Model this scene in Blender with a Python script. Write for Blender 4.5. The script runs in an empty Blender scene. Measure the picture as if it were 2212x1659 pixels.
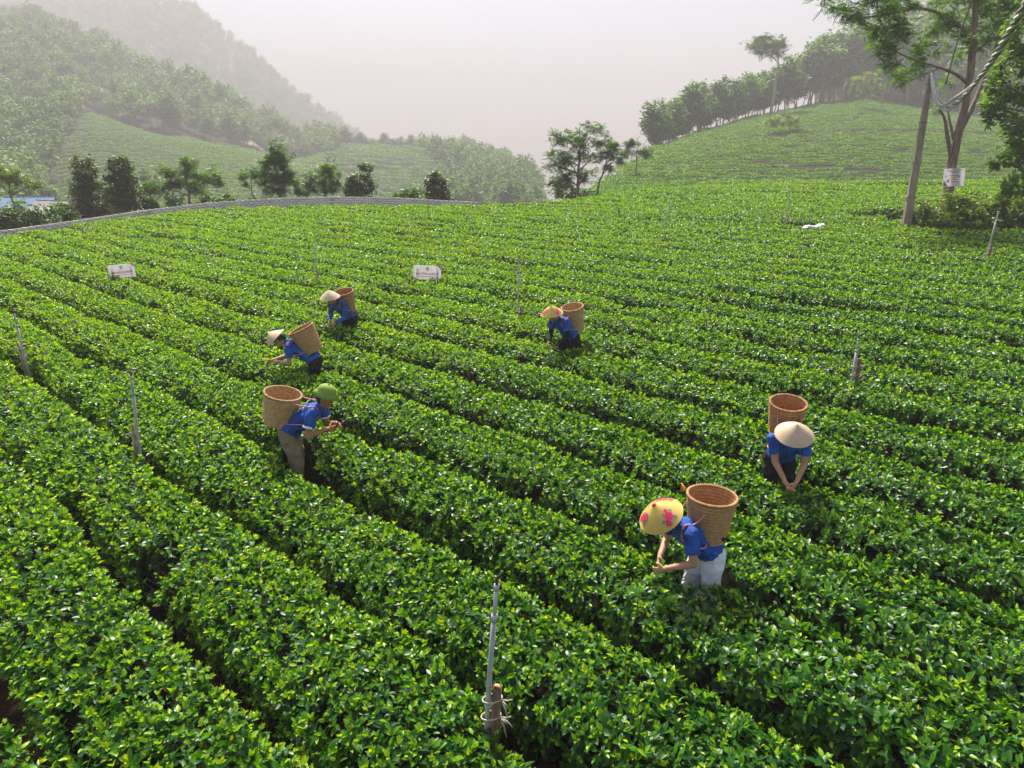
import bpy, bmesh, math, random
import numpy as np
from mathutils import Vector, Matrix, Euler

SC = bpy.context.scene
COL = SC.collection
R = math.radians

# ------------------------------------------------------------------ camera
PITCH = R(18.2); CAMZ = 4.6; FPX = 1468.0          # focal length in pixels of a 2212 px wide picture
cam = bpy.data.objects.new('camera', bpy.data.cameras.new('camera')); COL.objects.link(cam)
cam.location = (0, 0, CAMZ); cam.rotation_euler = (R(90) - PITCH, 0, 0)
cam.data.sensor_width = 36.0; cam.data.lens = FPX / 2212 * 36.0
cam.data.clip_start = 0.05; cam.data.clip_end = 4000
SC.camera = cam

# ------------------------------------------------------------------ sky, sun, exposure
SUN_EL, SUN_AZ = R(52), R(-14)                      # azimuth from +Y, negative = left
w = bpy.data.worlds.new('World'); SC.world = w; w.use_nodes = True
nt = w.node_tree
sky = nt.nodes.new('ShaderNodeTexSky'); sky.sky_type = 'NISHITA'; sky.sun_disc = False
sky.sun_elevation = SUN_EL; sky.sun_rotation = SUN_AZ
sky.air_density = 1.0; sky.dust_density = 3.0; sky.ozone_density = 1.0; sky.altitude = 300
bg = nt.nodes['Background']; bg.inputs['Strength'].default_value = 0.075
nt.links.new(sky.outputs['Color'], bg.inputs['Color'])
sun = bpy.data.objects.new('sun', bpy.data.lights.new('sun', 'SUN')); COL.objects.link(sun)
sun.data.energy = 5.0; sun.data.angle = R(7.0); sun.data.color = (1.0, 0.94, 0.85)
sdir = Vector((math.sin(SUN_AZ) * math.cos(SUN_EL), math.cos(SUN_AZ) * math.cos(SUN_EL), math.sin(SUN_EL)))
sun.rotation_euler = sdir.to_track_quat('Z', 'Y').to_euler()
SC.view_settings.view_transform = 'Standard'; SC.view_settings.look = 'None'
SC.view_settings.gamma = 1.0; SC.view_settings.use_curve_mapping = False
SC.view_settings.exposure = 1.62
HAZE_DENSITY = 0.0016
SC.render.engine = 'CYCLES'
cy = SC.cycles
cy.use_denoising = True; cy.max_bounces = 6; cy.diffuse_bounces = 3; cy.glossy_bounces = 2
cy.transmission_bounces = 4; cy.transparent_max_bounces = 6; cy.volume_bounces = 1
cy.sample_clamp_indirect = 4.0; cy.use_adaptive_sampling = True; cy.adaptive_threshold = 0.02
cy.caustics_reflective = False; cy.caustics_refractive = False

# ------------------------------------------------------------------ helpers
rng = np.random.default_rng(7)

def s_of(y):                                         # downward slope of the line of sight through picture row y
    return math.tan(PITCH + math.atan((y - 829.5) / FPX))

def pix(x, y, Y):                                    # point at forward distance Y seen at picture position (x, y)
    u = (x - 1106) / FPX; v = (y - 829.5) / FPX
    dy = math.cos(PITCH) - v * math.sin(PITCH); dz = -(math.sin(PITCH) + v * math.cos(PITCH))
    t = Y / dy
    return Vector((u * t, Y, CAMZ + dz * t))

def proj(P):                                         # numpy (n,3) -> picture x, y
    P = np.asarray(P, float); z = P[:, 2] - CAMZ
    c, s = math.cos(PITCH), math.sin(PITCH)
    d = P[:, 1] * c - z * s; up = P[:, 1] * s + z * c
    d = np.where(d > 0.05, d, 0.05)
    return 1106 + FPX * P[:, 0] / d, 829.5 - FPX * up / d

def field_z(X, Y): return 0.05 * Y + 0.015 * X

def on_field(x, y, h):                               # field position whose point h above the soil is seen at (x, y)
    u = (x - 1106) / FPX; v = (y - 829.5) / FPX
    dx, dy, dz = u, math.cos(PITCH) - v * math.sin(PITCH), -(math.sin(PITCH) + v * math.cos(PITCH))
    t = (CAMZ - h) / (0.05 * dy + 0.015 * dx - dz)
    return dx * t, dy * t

_perm = np.random.default_rng(3).random(4096)
def n1(x, seed=0):                                   # smooth value noise, 1-D, about -1..1
    x = np.asarray(x, float) + seed * 37.71
    i = np.floor(x).astype(int); f = x - i; f = f * f * (3 - 2 * f)
    return 2 * (_perm[i % 4096] * (1 - f) + _perm[(i + 1) % 4096] * f) - 1
def n2(x, y, seed=0):
    x = np.asarray(x, float) + seed * 17.3; y = np.asarray(y, float) + seed * 9.1
    i = np.floor(x).astype(int); j = np.floor(y).astype(int)
    fx = x - i; fy = y - j; fx = fx * fx * (3 - 2 * fx); fy = fy * fy * (3 - 2 * fy)
    h = lambda a, b: _perm[(a * 131 + b * 1973) % 4096]
    return 2 * ((h(i, j) * (1 - fx) + h(i + 1, j) * fx) * (1 - fy) + (h(i, j + 1) * (1 - fx) + h(i + 1, j + 1) * fx) * fy) - 1

def mesh_np(name, V, F, smooth=True):
    me = bpy.data.meshes.new(name)
    V = np.asarray(V, np.float32)
    if isinstance(F, np.ndarray) and F.ndim == 2:
        n, k = F.shape
        me.vertices.add(len(V)); me.vertices.foreach_set('co', V.ravel())
        me.loops.add(n * k); me.loops.foreach_set('vertex_index', F.astype(np.int32).ravel())
        me.polygons.add(n); me.polygons.foreach_set('loop_start', np.arange(0, n * k, k, dtype=np.int32))
        me.polygons.foreach_set('loop_total', np.full(n, k, np.int32))
        me.update(calc_edges=True)
    else:
        me.from_pydata(V.tolist(), [], [list(map(int, f)) for f in F])
    if smooth and len(me.polygons):
        me.polygons.foreach_set('use_smooth', np.ones(len(me.polygons), bool))
    return me

def link(name, me, mat=None, parent=None):
    o = bpy.data.objects.new(name, me); COL.objects.link(o)
    if mat is not None and me is not None and not len(me.materials): me.materials.append(mat)
    if parent: o.parent = parent
    return o

def tag(o, label=None, cat=None, group=None, kind=None):
    if label: o['label'] = label
    if cat: o['category'] = cat
    if group: o['group'] = group
    if kind: o['kind'] = kind
    return o

def empty(name, loc, rz=0.0, label=None, cat=None, group=None, kind=None):
    o = bpy.data.objects.new(name, None); COL.objects.link(o); o.location = loc; o.rotation_euler = (0, 0, rz)
    o.empty_display_size = 0.2
    return tag(o, label, cat, group, kind)

class MB:                                            # collects shapes into one mesh
    def __init__(s): s.v = []; s.f = []
    def add(s, V, F):
        b = len(s.v); s.v += [tuple(p) for p in V]; s.f += [tuple(i + b for i in f) for f in F]; return s
    def box(s, c, size, rot=None):
        hx, hy, hz = [a / 2 for a in size]; c = Vector(c)
        V = [Vector((x, y, z)) for z in (-hz, hz) for x, y in ((-hx, -hy), (hx, -hy), (hx, hy), (-hx, hy))]
        if rot is not None: V = [rot @ p for p in V]
        return s.add([p + c for p in V], [(3, 2, 1, 0), (4, 5, 6, 7), (0, 1, 5, 4), (1, 2, 6, 5), (2, 3, 7, 6), (3, 0, 4, 7)])
    def tube(s, pts, rad, n=8, cap=True, wob=0.0):
        pts = [Vector(p) for p in pts]; m = len(pts)
        if not hasattr(rad, '__len__'): rad = [rad] * m
        V = []; ref = None
        for i, p in enumerate(pts):
            t = (pts[min(i + 1, m - 1)] - pts[max(i - 1, 0)]).normalized()
            if ref is None:
                ref = Vector((1, 0, 0)) if abs(t.x) < 0.8 else Vector((0, 1, 0))
            a = (ref - t * ref.dot(t)).normalized(); ref = a; b = t.cross(a)
            for k in range(n):
                an = 2 * math.pi * k / n; r = rad[i] * (1 + wob * math.sin(3 * an + i * 1.7))
                V.append(p + a * (r * math.cos(an)) + b * (r * math.sin(an)))
        F = [(i * n + k, i * n + (k + 1) % n, (i + 1) * n + (k + 1) % n, (i + 1) * n + k) for i in range(m - 1) for k in range(n)]
        if cap: F += [tuple(range(n - 1, -1, -1)), tuple((m - 1) * n + k for k in range(n))]
        return s.add(V, F)
    def lathe(s, prof, n=32, close=False, M=None):
        V = []
        for r, z in prof:
            for k in range(n):
                a = 2 * math.pi * k / n; p = Vector((r * math.cos(a), r * math.sin(a), z)); V.append(M @ p if M else p)
        m = len(prof)
        F = [(i * n + k, i * n + (k + 1) % n, (i + 1) * n + (k + 1) % n, (i + 1) * n + k) for i in range(m - 1) for k in range(n)]
        return s.add(V, F)
    def ell(s, c, r, M=None, nu=14, nv=9):
        V = []; c = Vector(c); r = Vector(r) if hasattr(r, '__len__') else Vector((r, r, r))
        for i in range(nv + 1):
            t = math.pi * i / nv
            for k in range(nu):
                a = 2 * math.pi * k / nu
                p = Vector((r.x * math.sin(t) * math.cos(a), r.y * math.sin(t) * math.sin(a), r.z * math.cos(t)))
                V.append((M @ p if M else p) + c)
        F = [(i * nu + k, (i + 1) * nu + k, (i + 1) * nu + (k + 1) % nu, i * nu + (k + 1) % nu) for i in range(nv) for k in range(nu)]
        return s.add(V, F)
    def mesh(s, name, smooth=True):
        me = bpy.data.meshes.new(name); me.from_pydata([tuple(p) for p in s.v], [], s.f); me.validate(); me.update()
        if smooth: me.polygons.foreach_set('use_smooth', np.ones(len(me.polygons), bool))
        return me
    def build(s, name, mat, parent=None, smooth=True): return link(name, s.mesh(name, smooth), mat, parent)

# ------------------------------------------------------------------ materials
def new_mat(name):
    m = bpy.data.materials.new(name); m.use_nodes = True
    return m, m.node_tree.nodes, m.node_tree.links, m.node_tree.nodes['Principled BSDF']

def mat_basic(name, col, rough=0.7, spec=0.3, var=0.12, scale=8.0, bump=0.0, bscale=40.0, col2=None, metal=0.0, stretch=None):
    m, N, L, b = new_mat(name)
    tc = N.new('ShaderNodeTexCoord'); mp = N.new('ShaderNodeMapping'); L.new(tc.outputs['Object'], mp.inputs[0])
    if stretch: mp.inputs['Scale'].default_value = stretch
    no = N.new('ShaderNodeTexNoise'); no.inputs['Scale'].default_value = scale; no.inputs['Detail'].default_value = 5
    L.new(mp.outputs[0], no.inputs['Vector'])
    cr = N.new('ShaderNodeValToRGB'); c2 = col2 or tuple(c * (1 - 2.2 * var) for c in col)
    cr.color_ramp.elements[0].position = 0.32; cr.color_ramp.elements[1].position = 0.68
    cr.color_ramp.elements[0].color = (*c2, 1); cr.color_ramp.elements[1].color = (*[min(1, c * (1 + var)) for c in col], 1)
    L.new(no.outputs['Fac'], cr.inputs[0]); L.new(cr.outputs[0], b.inputs['Base Color'])
    b.inputs['Roughness'].default_value = rough; b.inputs['Specular IOR Level'].default_value = spec; b.inputs['Metallic'].default_value = metal
    if bump:
        n3 = N.new('ShaderNodeTexNoise'); n3.inputs['Scale'].default_value = bscale; n3.inputs['Detail'].default_value = 6
        L.new(mp.outputs[0], n3.inputs['Vector'])
        bp = N.new('ShaderNodeBump'); bp.inputs['Strength'].default_value = bump; bp.inputs['Distance'].default_value = 0.02
        L.new(n3.outputs['Fac'], bp.inputs['Height']); L.new(bp.outputs[0], b.inputs['Normal'])
    return m

def mat_leaf(name, stops, rough=0.35, spec=0.5, trans=0.35, tcol=(1.5, 1.25, 0.5), rnd=0.5):
    """leaf colour from the per-leaf value 'lv' shifted by the instance's random number, plus light shining through"""
    m, N, L, b = new_mat(name)
    at = N.new('ShaderNodeAttribute'); at.attribute_name = 'lv'
    oi = N.new('ShaderNodeObjectInfo')
    mr = N.new('ShaderNodeMapRange'); mr.inputs['To Min'].default_value = -rnd * 0.5; mr.inputs['To Max'].default_value = rnd * 0.5
    L.new(oi.outputs['Random'], mr.inputs['Value'])
    ad = N.new('ShaderNodeMath'); ad.operation = 'ADD'; ad.use_clamp = True
    L.new(at.outputs['Fac'], ad.inputs[0]); L.new(mr.outputs[0], ad.inputs[1])
    cr = N.new('ShaderNodeValToRGB')
    els = cr.color_ramp.elements
    while len(els) < len(stops): els.new(0.5)
    for e, (p, c) in zip(els, stops): e.position = p; e.color = (*c, 1)
    L.new(ad.outputs[0], cr.inputs[0]); L.new(cr.outputs[0], b.inputs['Base Color'])
    b.inputs['Roughness'].default_value = rough; b.inputs['Specular IOR Level'].default_value = spec
    tr = N.new('ShaderNodeBsdfTranslucent'); mu = N.new('ShaderNodeMix'); mu.data_type = 'RGBA'; mu.blend_type = 'MULTIPLY'
    mu.inputs['Factor'].default_value = 1.0; mu.inputs['B'].default_value = (*tcol, 1)
    L.new(cr.outputs[0], mu.inputs['A']); L.new(mu.outputs['Result'], tr.inputs['Color'])
    mx = N.new('ShaderNodeMixShader'); mx.inputs['Fac'].default_value = trans
    L.new(b.outputs[0], mx.inputs[1]); L.new(tr.outputs[0], mx.inputs[2])
    L.new(mx.outputs[0], N['Material Output'].inputs['Surface'])
    return m

M = {}
M['soil'] = mat_basic('soil', (0.030, 0.015, 0.009), 0.95, 0.1, 0.3, 3.0, 0.8, 25, col2=(0.012, 0.007, 0.005))
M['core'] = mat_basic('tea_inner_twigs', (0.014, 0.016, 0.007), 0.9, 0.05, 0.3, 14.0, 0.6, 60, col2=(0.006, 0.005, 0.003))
M['twig'] = mat_basic('tea_twig', (0.15, 0.10, 0.065), 0.85, 0.2, 0.2, 9.0, col2=(0.07, 0.048, 0.03))
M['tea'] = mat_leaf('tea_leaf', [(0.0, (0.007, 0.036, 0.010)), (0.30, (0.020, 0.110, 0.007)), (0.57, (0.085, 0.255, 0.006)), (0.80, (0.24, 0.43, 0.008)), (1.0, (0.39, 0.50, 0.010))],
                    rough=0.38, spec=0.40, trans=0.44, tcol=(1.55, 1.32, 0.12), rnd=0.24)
M['tea_far'] = mat_leaf('tea_leaf_far', [(0.0, (0.05, 0.145, 0.02)), (0.5, (0.115, 0.27, 0.028)), (1.0, (0.24, 0.42, 0.04))],
                        rough=0.6, spec=0.25, trans=0.3, tcol=(1.5, 1.25, 0.4), rnd=0.22)
M['forest'] = mat_leaf('forest_leaf', [(0.0, (0.032, 0.095, 0.018)), (0.5, (0.085, 0.21, 0.03)), (1.0, (0.20, 0.34, 0.04))],
                       rough=0.6, spec=0.2, trans=0.3, tcol=(1.4, 1.25, 0.4), rnd=0.55)
M['dark_leaf'] = mat_leaf('glossy_dark_leaf', [(0.0, (0.016, 0.04, 0.012)), (0.55, (0.045, 0.11, 0.016)), (0.82, (0.10, 0.20, 0.025)), (1.0, (0.17, 0.10, 0.03))],
                          rough=0.55, spec=0.3, trans=0.32, tcol=(1.4, 1.2, 0.4), rnd=0.2)
M['mid_leaf'] = mat_leaf('mid_green_leaf', [(0.0, (0.03, 0.085, 0.012)), (0.5, (0.07, 0.18, 0.018)), (1.0, (0.16, 0.30, 0.03))],
                         rough=0.5, spec=0.3, trans=0.42, tcol=(1.5, 1.35, 0.3), rnd=0.2)
M['yellow_leaf'] = mat_leaf('yellow_green_leaf', [(0.0, (0.05, 0.11, 0.015)), (0.5, (0.13, 0.23, 0.02)), (1.0, (0.24, 0.33, 0.03))],
                            rough=0.45, spec=0.4, trans=0.4, tcol=(1.5, 1.25, 0.4), rnd=0.2)
M['orange_leaf'] = mat_leaf('orange_green_leaf', [(0.0, (0.02, 0.045, 0.012)), (0.7, (0.05, 0.12, 0.016)), (0.85, (0.12, 0.16, 0.02)), (1.0, (0.38, 0.16, 0.03))],
                            rough=0.4, spec=0.45, trans=0.2, tcol=(1.4, 1.2, 0.5), rnd=0.2)
M['bark'] = mat_basic('bark', (0.25, 0.185, 0.135), 0.9, 0.15, 0.2, 5.0, 0.7, 18, col2=(0.12, 0.09, 0.065), stretch=(3, 3, 0.6))
M['bark_pale'] = mat_basic('pale_bark', (0.34, 0.28, 0.22), 0.9, 0.15, 0.2, 5.0, 0.4, 18, stretch=(3, 3, 0.6))
M['concrete'] = mat_basic('pole_concrete', (0.40, 0.315, 0.25), 0.9, 0.2, 0.12, 4.0, 0.35, 30, col2=(0.25, 0.195, 0.15), stretch=(2, 2, 0.5))
M['block'] = mat_basic('concrete_block', (0.80, 0.70, 0.635), 0.92, 0.2, 0.12, 3.0, 0.3, 40)
M['block_b'] = mat_basic('concrete_block_darker', (0.68, 0.59, 0.54), 0.92, 0.2, 0.12, 3.0, 0.3, 40)
M['block_c'] = mat_basic('concrete_block_warm', (0.80, 0.70, 0.635), 0.92, 0.2, 0.12, 3.0, 0.3, 40)
M['mortar'] = mat_basic('mortar', (0.34, 0.315, 0.295), 0.95, 0.1, 0.1, 9.0)
M['pvc'] = mat_basic('grey_pvc', (0.40, 0.41, 0.41), 0.5, 0.4, 0.12, 5.0, 0.05, 60)
M['pvc_green'] = mat_basic('green_pvc', (0.14, 0.32, 0.26), 0.5, 0.4, 0.12, 5.0)
M['brass'] = mat_basic('sprinkler_metal', (0.13, 0.11, 0.07), 0.45, 0.5, 0.2, 30.0, metal=0.6)
M['wood'] = mat_basic('stake_wood', (0.21, 0.125, 0.075), 0.85, 0.2, 0.25, 6.0, 0.5, 40, col2=(0.10, 0.06, 0.038), stretch=(6, 6, 0.7))
M['cut'] = mat_basic('cut_wood', (0.46, 0.24, 0.11), 0.8, 0.2, 0.25, 20.0)
M['bamboo'] = mat_basic('bamboo', (0.30, 0.23, 0.08), 0.55, 0.4, 0.2, 6.0, col2=(0.18, 0.15, 0.05), stretch=(4, 4, 0.7))
M['tie'] = mat_basic('plastic_tie', (0.42, 0.37, 0.29), 0.6, 0.35, 0.1, 20.0)
M['white'] = mat_basic('white_board', (0.86, 0.84, 0.83), 0.5, 0.4, 0.03, 3.0)
_n = M['white'].node_tree; _t = _n.nodes.new('ShaderNodeBsdfTranslucent'); _t.inputs['Color'].default_value = (0.85, 0.83, 0.82, 1)      # thin plastic sheet
_x = _n.nodes.new('ShaderNodeMixShader'); _x.inputs['Fac'].default_value = 0.45; _n.links.new(_n.nodes['Principled BSDF'].outputs[0], _x.inputs[1])
_n.links.new(_t.outputs[0], _x.inputs[2]); _n.links.new(_x.outputs[0], _n.nodes['Material Output'].inputs['Surface'])
M['bag'] = mat_basic('white_plastic', (0.74, 0.74, 0.75), 0.45, 0.4, 0.08, 9.0, 0.5, 15)
M['red'] = mat_basic('red_print', (0.60, 0.03, 0.035), 0.5, 0.4, 0.04, 4.0)
M['orange'] = mat_basic('orange_print', (0.72, 0.22, 0.06), 0.5, 0.4, 0.04, 4.0)
M['green_print'] = mat_basic('green_print', (0.05, 0.36, 0.12), 0.5, 0.4, 0.04, 4.0)
M['navy_print'] = mat_basic('navy_print', (0.10, 0.04, 0.09), 0.5, 0.4, 0.04, 4.0)
M['white_cloth'] = mat_basic('white_cuff', (0.75, 0.74, 0.74), 0.8, 0.2, 0.05, 9.0)
M['blue'] = mat_basic('blue_cotton', (0.018, 0.085, 0.36), 0.75, 0.25, 0.14, 5.0, 0.6, 14, col2=(0.012, 0.055, 0.25))
M['blue_b'] = mat_basic('blue_drill', (0.035, 0.085, 0.28), 0.8, 0.25, 0.14, 5.0, 0.6, 14, col2=(0.02, 0.055, 0.19))
M['white_trousers'] = mat_basic('white_trousers', (0.66, 0.67, 0.72), 0.8, 0.2, 0.06, 5.0, 0.6, 10)
M['khaki'] = mat_basic('khaki_trousers', (0.26, 0.20, 0.125), 0.85, 0.2, 0.1, 5.0, 0.6, 10)
M['black_cloth'] = mat_basic('black_trousers', (0.018, 0.016, 0.018), 0.85, 0.2, 0.15, 5.0, 0.5, 10)
M['skin'] = mat_basic('skin', (0.47, 0.24, 0.14), 0.55, 0.35, 0.06, 7.0, 0.1, 60)
M['skin_tan'] = mat_basic('tanned_skin', (0.36, 0.155, 0.08), 0.5, 0.35, 0.08, 7.0, 0.1, 60)
M['hair'] = mat_basic('black_hair', (0.016, 0.012, 0.010), 0.45, 0.4, 0.3, 40.0, 0.4, 90)
M['eye'] = mat_basic('dark_eye', (0.02, 0.013, 0.01), 0.3, 0.5, 0.1, 9.0)
M['lip'] = mat_basic('lip', (0.40, 0.13, 0.10), 0.5, 0.4, 0.05, 9.0)
M['palm_hat'] = mat_basic('palm_leaf_hat', (0.52, 0.39, 0.265), 0.65, 0.3, 0.08, 6.0, 0.15, 80, col2=(0.44, 0.32, 0.21))
M['yellow_hat'] = mat_basic('yellow_hat', (0.58, 0.42, 0.10), 0.55, 0.35, 0.06, 6.0)
M['yellow_rib'] = mat_basic('yellow_hat_rib', (0.50, 0.36, 0.085), 0.6, 0.3, 0.06, 6.0)
M['green_hat'] = mat_basic('olive_green_hat', (0.20, 0.31, 0.055), 0.8, 0.2, 0.06, 9.0, 0.1, 120)
M['hat_band'] = mat_basic('hat_band', (0.42, 0.40, 0.18), 0.8, 0.2, 0.06, 9.0)
M['petal'] = mat_basic('petal_red', (0.68, 0.035, 0.09), 0.6, 0.3, 0.15, 40.0)
M['petal_b'] = mat_basic('petal_pink', (0.80, 0.22, 0.30), 0.6, 0.3, 0.15, 40.0)
M['petal_leaf'] = mat_basic('petal_leaf', (0.04, 0.28, 0.12), 0.6, 0.3, 0.15, 40.0)
M['bamboo_weave'] = mat_basic('woven_bamboo', (0.45, 0.255, 0.105), 0.6, 0.35, 0.10, 30.0, 0.1, 160, col2=(0.34, 0.175, 0.07))
M['bamboo_weave_b'] = mat_basic('woven_bamboo_red', (0.42, 0.22, 0.085), 0.6, 0.35, 0.12, 30.0, 0.1, 160, col2=(0.29, 0.14, 0.055))
M['bamboo_weave_c'] = mat_basic('woven_bamboo_pale', (0.50, 0.31, 0.14), 0.6, 0.35, 0.12, 24.0, 0.1, 160, col2=(0.37, 0.21, 0.09))
M['cord'] = mat_basic('pink_cord', (0.72, 0.20, 0.20), 0.6, 0.3, 0.1, 20.0)
M['cord_orange'] = mat_basic('orange_cord', (0.80, 0.20, 0.03), 0.6, 0.3, 0.1, 20.0)
M['cable'] = mat_basic('cable_sheath', (0.26, 0.23, 0.21), 0.7, 0.3, 0.3, 12.0)
M['cable_pale'] = mat_basic('pale_cable', (0.72, 0.67, 0.64), 0.6, 0.3, 0.12, 12.0)
M['blue_roof'] = mat_basic('blue_sheet_roof', (0.10, 0.19, 0.32), 0.9, 0.4, 0.08, 2.0)
M['grey_roof'] = mat_basic('grey_fibre_roof', (0.30, 0.28, 0.27), 0.9, 0.2, 0.15, 2.0)
M['plaster'] = mat_basic('house_plaster', (0.52, 0.47, 0.43), 0.9, 0.2, 0.08, 1.5)
M['glass'] = mat_basic('window_glass', (0.05, 0.06, 0.07), 0.15, 0.5, 0.05, 2.0)
M['door'] = mat_basic('door_paint', (0.16, 0.09, 0.06), 0.7, 0.3, 0.1, 3.0)
M['track'] = mat_basic('bare_earth', (0.27, 0.20, 0.14), 0.95, 0.1, 0.2, 0.6)

# ------------------------------------------------------------------ terrain
# distances beyond the field are written on a compressed scale; far_y turns them into metres
STRETCH = 2.2
def far_y(Y): return np.where(np.asarray(Y, float) <= 48, Y, 48 + (np.asarray(Y, float) - 48) * STRETCH)
def far_k(Y): return far_y(Y) / np.maximum(np.asarray(Y, float), 1e-6)
def fy1(Y): return float(far_y(Y))
# per column (X/Y): (forward distance, height) of the ground
def Z(y, Y, lift=0.0): return CAMZ - Y * s_of(y) - lift
def fz(u, Y): return 0.05 * Y + 0.015 * u * Y
def column(u, edge, rest): return (u, [(0, 0.0), (edge * 0.5, fz(u, edge * 0.5)), (edge, fz(u, edge))] + rest)
COLS = [
 column(-1.60, 22, [(30, -1.5), (60, -3), (110, 2), (135, 12), (230, 60), (260, 52), (320, 40), (450, 99), (600, 100), (950, 95)]),
 column(-0.97, 25, [(32, -1.5), (60, -3), (110, 1), (135, 10), (230, 58), (255, 50), (320, 40), (450, 99), (600, 100), (950, 95)]),
 column(-0.71, 28.6, [(34, -0.6), (60, -2.5), (95, -2), (128, Z(300, 128)), (230, Z(72, 230)), (255, 34), (320, 34), (450, 97), (600, 99), (950, 95)]),
 column(-0.63, 30.8, [(36, -0.2), (60, -2.4), (92, -1.5), (130, Z(285, 130)), (230, Z(50, 230)), (255, 36), (320, 33), (450, 97), (600, 98), (950, 95)]),
 column(-0.575, 32.5, [(38, 0.2), (60, -2.2), (90, -1.2), (130, Z(272, 130)), (150, Z(250, 150)), (230, Z(88, 230)), (255, 32), (320, 30), (450, 96), (600, 97), (950, 90)]),
 column(-0.49, 35, [(41, 0.8), (60, -2), (88, -0.8), (130, Z(305, 130)), (140, Z(302, 140)), (220, Z(152, 220)), (250, 20), (320, 25), (450, 95), (600, 96), (950, 85)]),
 column(-0.42, 36, [(42, 1.0), (60, -2), (85, -0.8), (130, Z(322, 130)), (145, Z(318, 145)), (210, Z(210, 210)), (240, 12), (320, 20), (450, Z(28, 450)), (560, 80), (950, 80)]),
 column(-0.351, 36.4, [(43, 1.1), (60, -2), (85, -1.2), (130, Z(347, 130)), (150, Z(340, 150)), (200, Z(285, 200)), (230, 3), (300, 8), (440, Z(122, 440)), (540, 45), (950, 40)]),
 column(-0.30, 36.6, [(43, 1.1), (60, -2), (90, -2.2), (130, Z(372, 130)), (160, Z(365, 160)), (200, Z(325, 200)), (230, -2), (300, 0), (430, Z(202, 430)), (520, 20), (950, 10)]),
 column(-0.248, 36.4, [(43, 1.0), (60, -2), (100, -3), (160, Z(345, 160)), (200, Z(328, 200)), (225, 2), (300, -8), (420, Z(268, 420)), (520, 2), (950, -20)]),
 column(-0.21, 36.2, [(43, 1.0), (60, -2), (105, -3), (165, Z(335, 165)), (200, Z(325, 200)), (225, 3), (300, -12), (410, Z(312, 410)), (520, -15), (950, -40)]),
 column(-0.132, 36, [(43, 0.9), (60, -2), (110, -3.5), (170, Z(337, 170)), (200, Z(326, 200)), (225, 3), (300, -16), (410, -16), (520, -40), (950, -50)]),
 column(-0.07, 36, [(43, 0.8), (60, -2), (105, -4), (165, Z(352, 165)), (190, Z(345, 190)), (220, 0), (300, -22), (520, -45), (950, -52)]),
 column(-0.01, 36, [(43, 0.8), (60, -2), (100, -4), (160, Z(372, 160)), (180, Z(365, 180)), (220, -4), (300, -25), (520, -45), (950, -52)]),
 column(0.030, 36.5, [(43, 0.9), (60, -1.5), (100, -4), (150, Z(405, 150)), (170, Z(400, 170)), (210, -14), (300, -28), (520, -45), (950, -52)]),
 column(0.060, 37, [(43, 1.1), (52, -0.2), (75, -5), (110, -10), (170, -20), (300, -32), (520, -48), (950, -54)]),
 column(0.095, 38, [(46, 1.6), (52, 1.0), (75, -4), (110, -12), (170, -24), (300, -34), (520, -48), (950, -54)]),
 column(0.118, 39, [(50, Z(412, 50, .6)), (60, Z(392, 60, .6)), (68, 1.2), (90, -4), (170, -24), (300, -34), (520, -48), (950, -54)]),
 column(0.150, 40, [(52, Z(400, 52, .6)), (70, Z(356, 70, .6)), (80, 2.2), (100, -3), (170, -22), (300, -34), (520, -48), (950, -54)]),
 column(0.189, 42, [(54, Z(394, 54, .6)), (85, Z(317, 85, .6)), (93, 5.0), (115, -1), (170, -18), (300, -32), (520, -48), (950, -54)]),
 column(0.250, 43, [(56, Z(390, 56, .6)), (97, Z(282, 97, .6)), (106, 7), (125, 1), (170, -14), (300, -30), (520, -48), (950, -54)]),
 column(0.317, 44, [(57, Z(388, 57, .6)), (105, Z(252, 105, .6)), (116, 9.6), (140, 4), (180, -6), (300, -20), (520, -40), (950, -50)]),
 column(0.400, 45, [(57, Z(388, 57, .6)), (112, Z(224, 112, .6)), (126, 13), (150, 12), (200, 8), (300, 0), (520, -30), (950, -40)]),
 column(0.478, 45, [(57, Z(390, 57, .6)), (115, Z(206, 115, .6)), (150, 22), (180, 26), (230, 26), (300, 20), (520, 0), (950, -20)]),
 column(0.540, 45, [(57, Z(390, 57, .6)), (112, Z(224, 112, .6)), (150, 25), (190, 33), (240, 35), (300, 30), (520, 20), (950, 0)]),
 column(0.607, 45, [(57, Z(391, 57, .6)), (108, Z(240, 108, .6)), (150, 26), (190, 37), (240, 42), (300, 38), (520, 30), (950, 20)]),
 column(0.711, 45, [(57, Z(392, 57, .6)), (105, Z(262, 105, .6)), (150, 27), (190, 40), (240, 46), (300, 44), (520, 40), (950, 30)]),
 column(1.02, 45, [(57, 4.5), (105, 10), (150, 26), (190, 40), (240, 48), (300, 48), (520, 45), (950, 40)]),
 column(1.60, 45, [(57, 5), (105, 10), (150, 26), (190, 40), (240, 48), (300, 48), (520, 45), (950, 40)]),
]
COLS = [(u, [(fy1(Y), z if Y <= 48 else CAMZ + (z - CAMZ) * fy1(Y) / Y) for Y, z in pts]) for u, pts in COLS]
_U = np.array([c[0] for c in COLS])
_YG = np.unique(np.concatenate([np.linspace(0, 60, 121), np.linspace(60, 480, 241), np.linspace(480, 2032, 160)]))
def _smooth_col(pts):
    p = np.array(sorted(pts)); z = np.interp(_YG, p[:, 0], p[:, 1]); return z
_ZG = np.array([_smooth_col(c[1]) for c in COLS])
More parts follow.
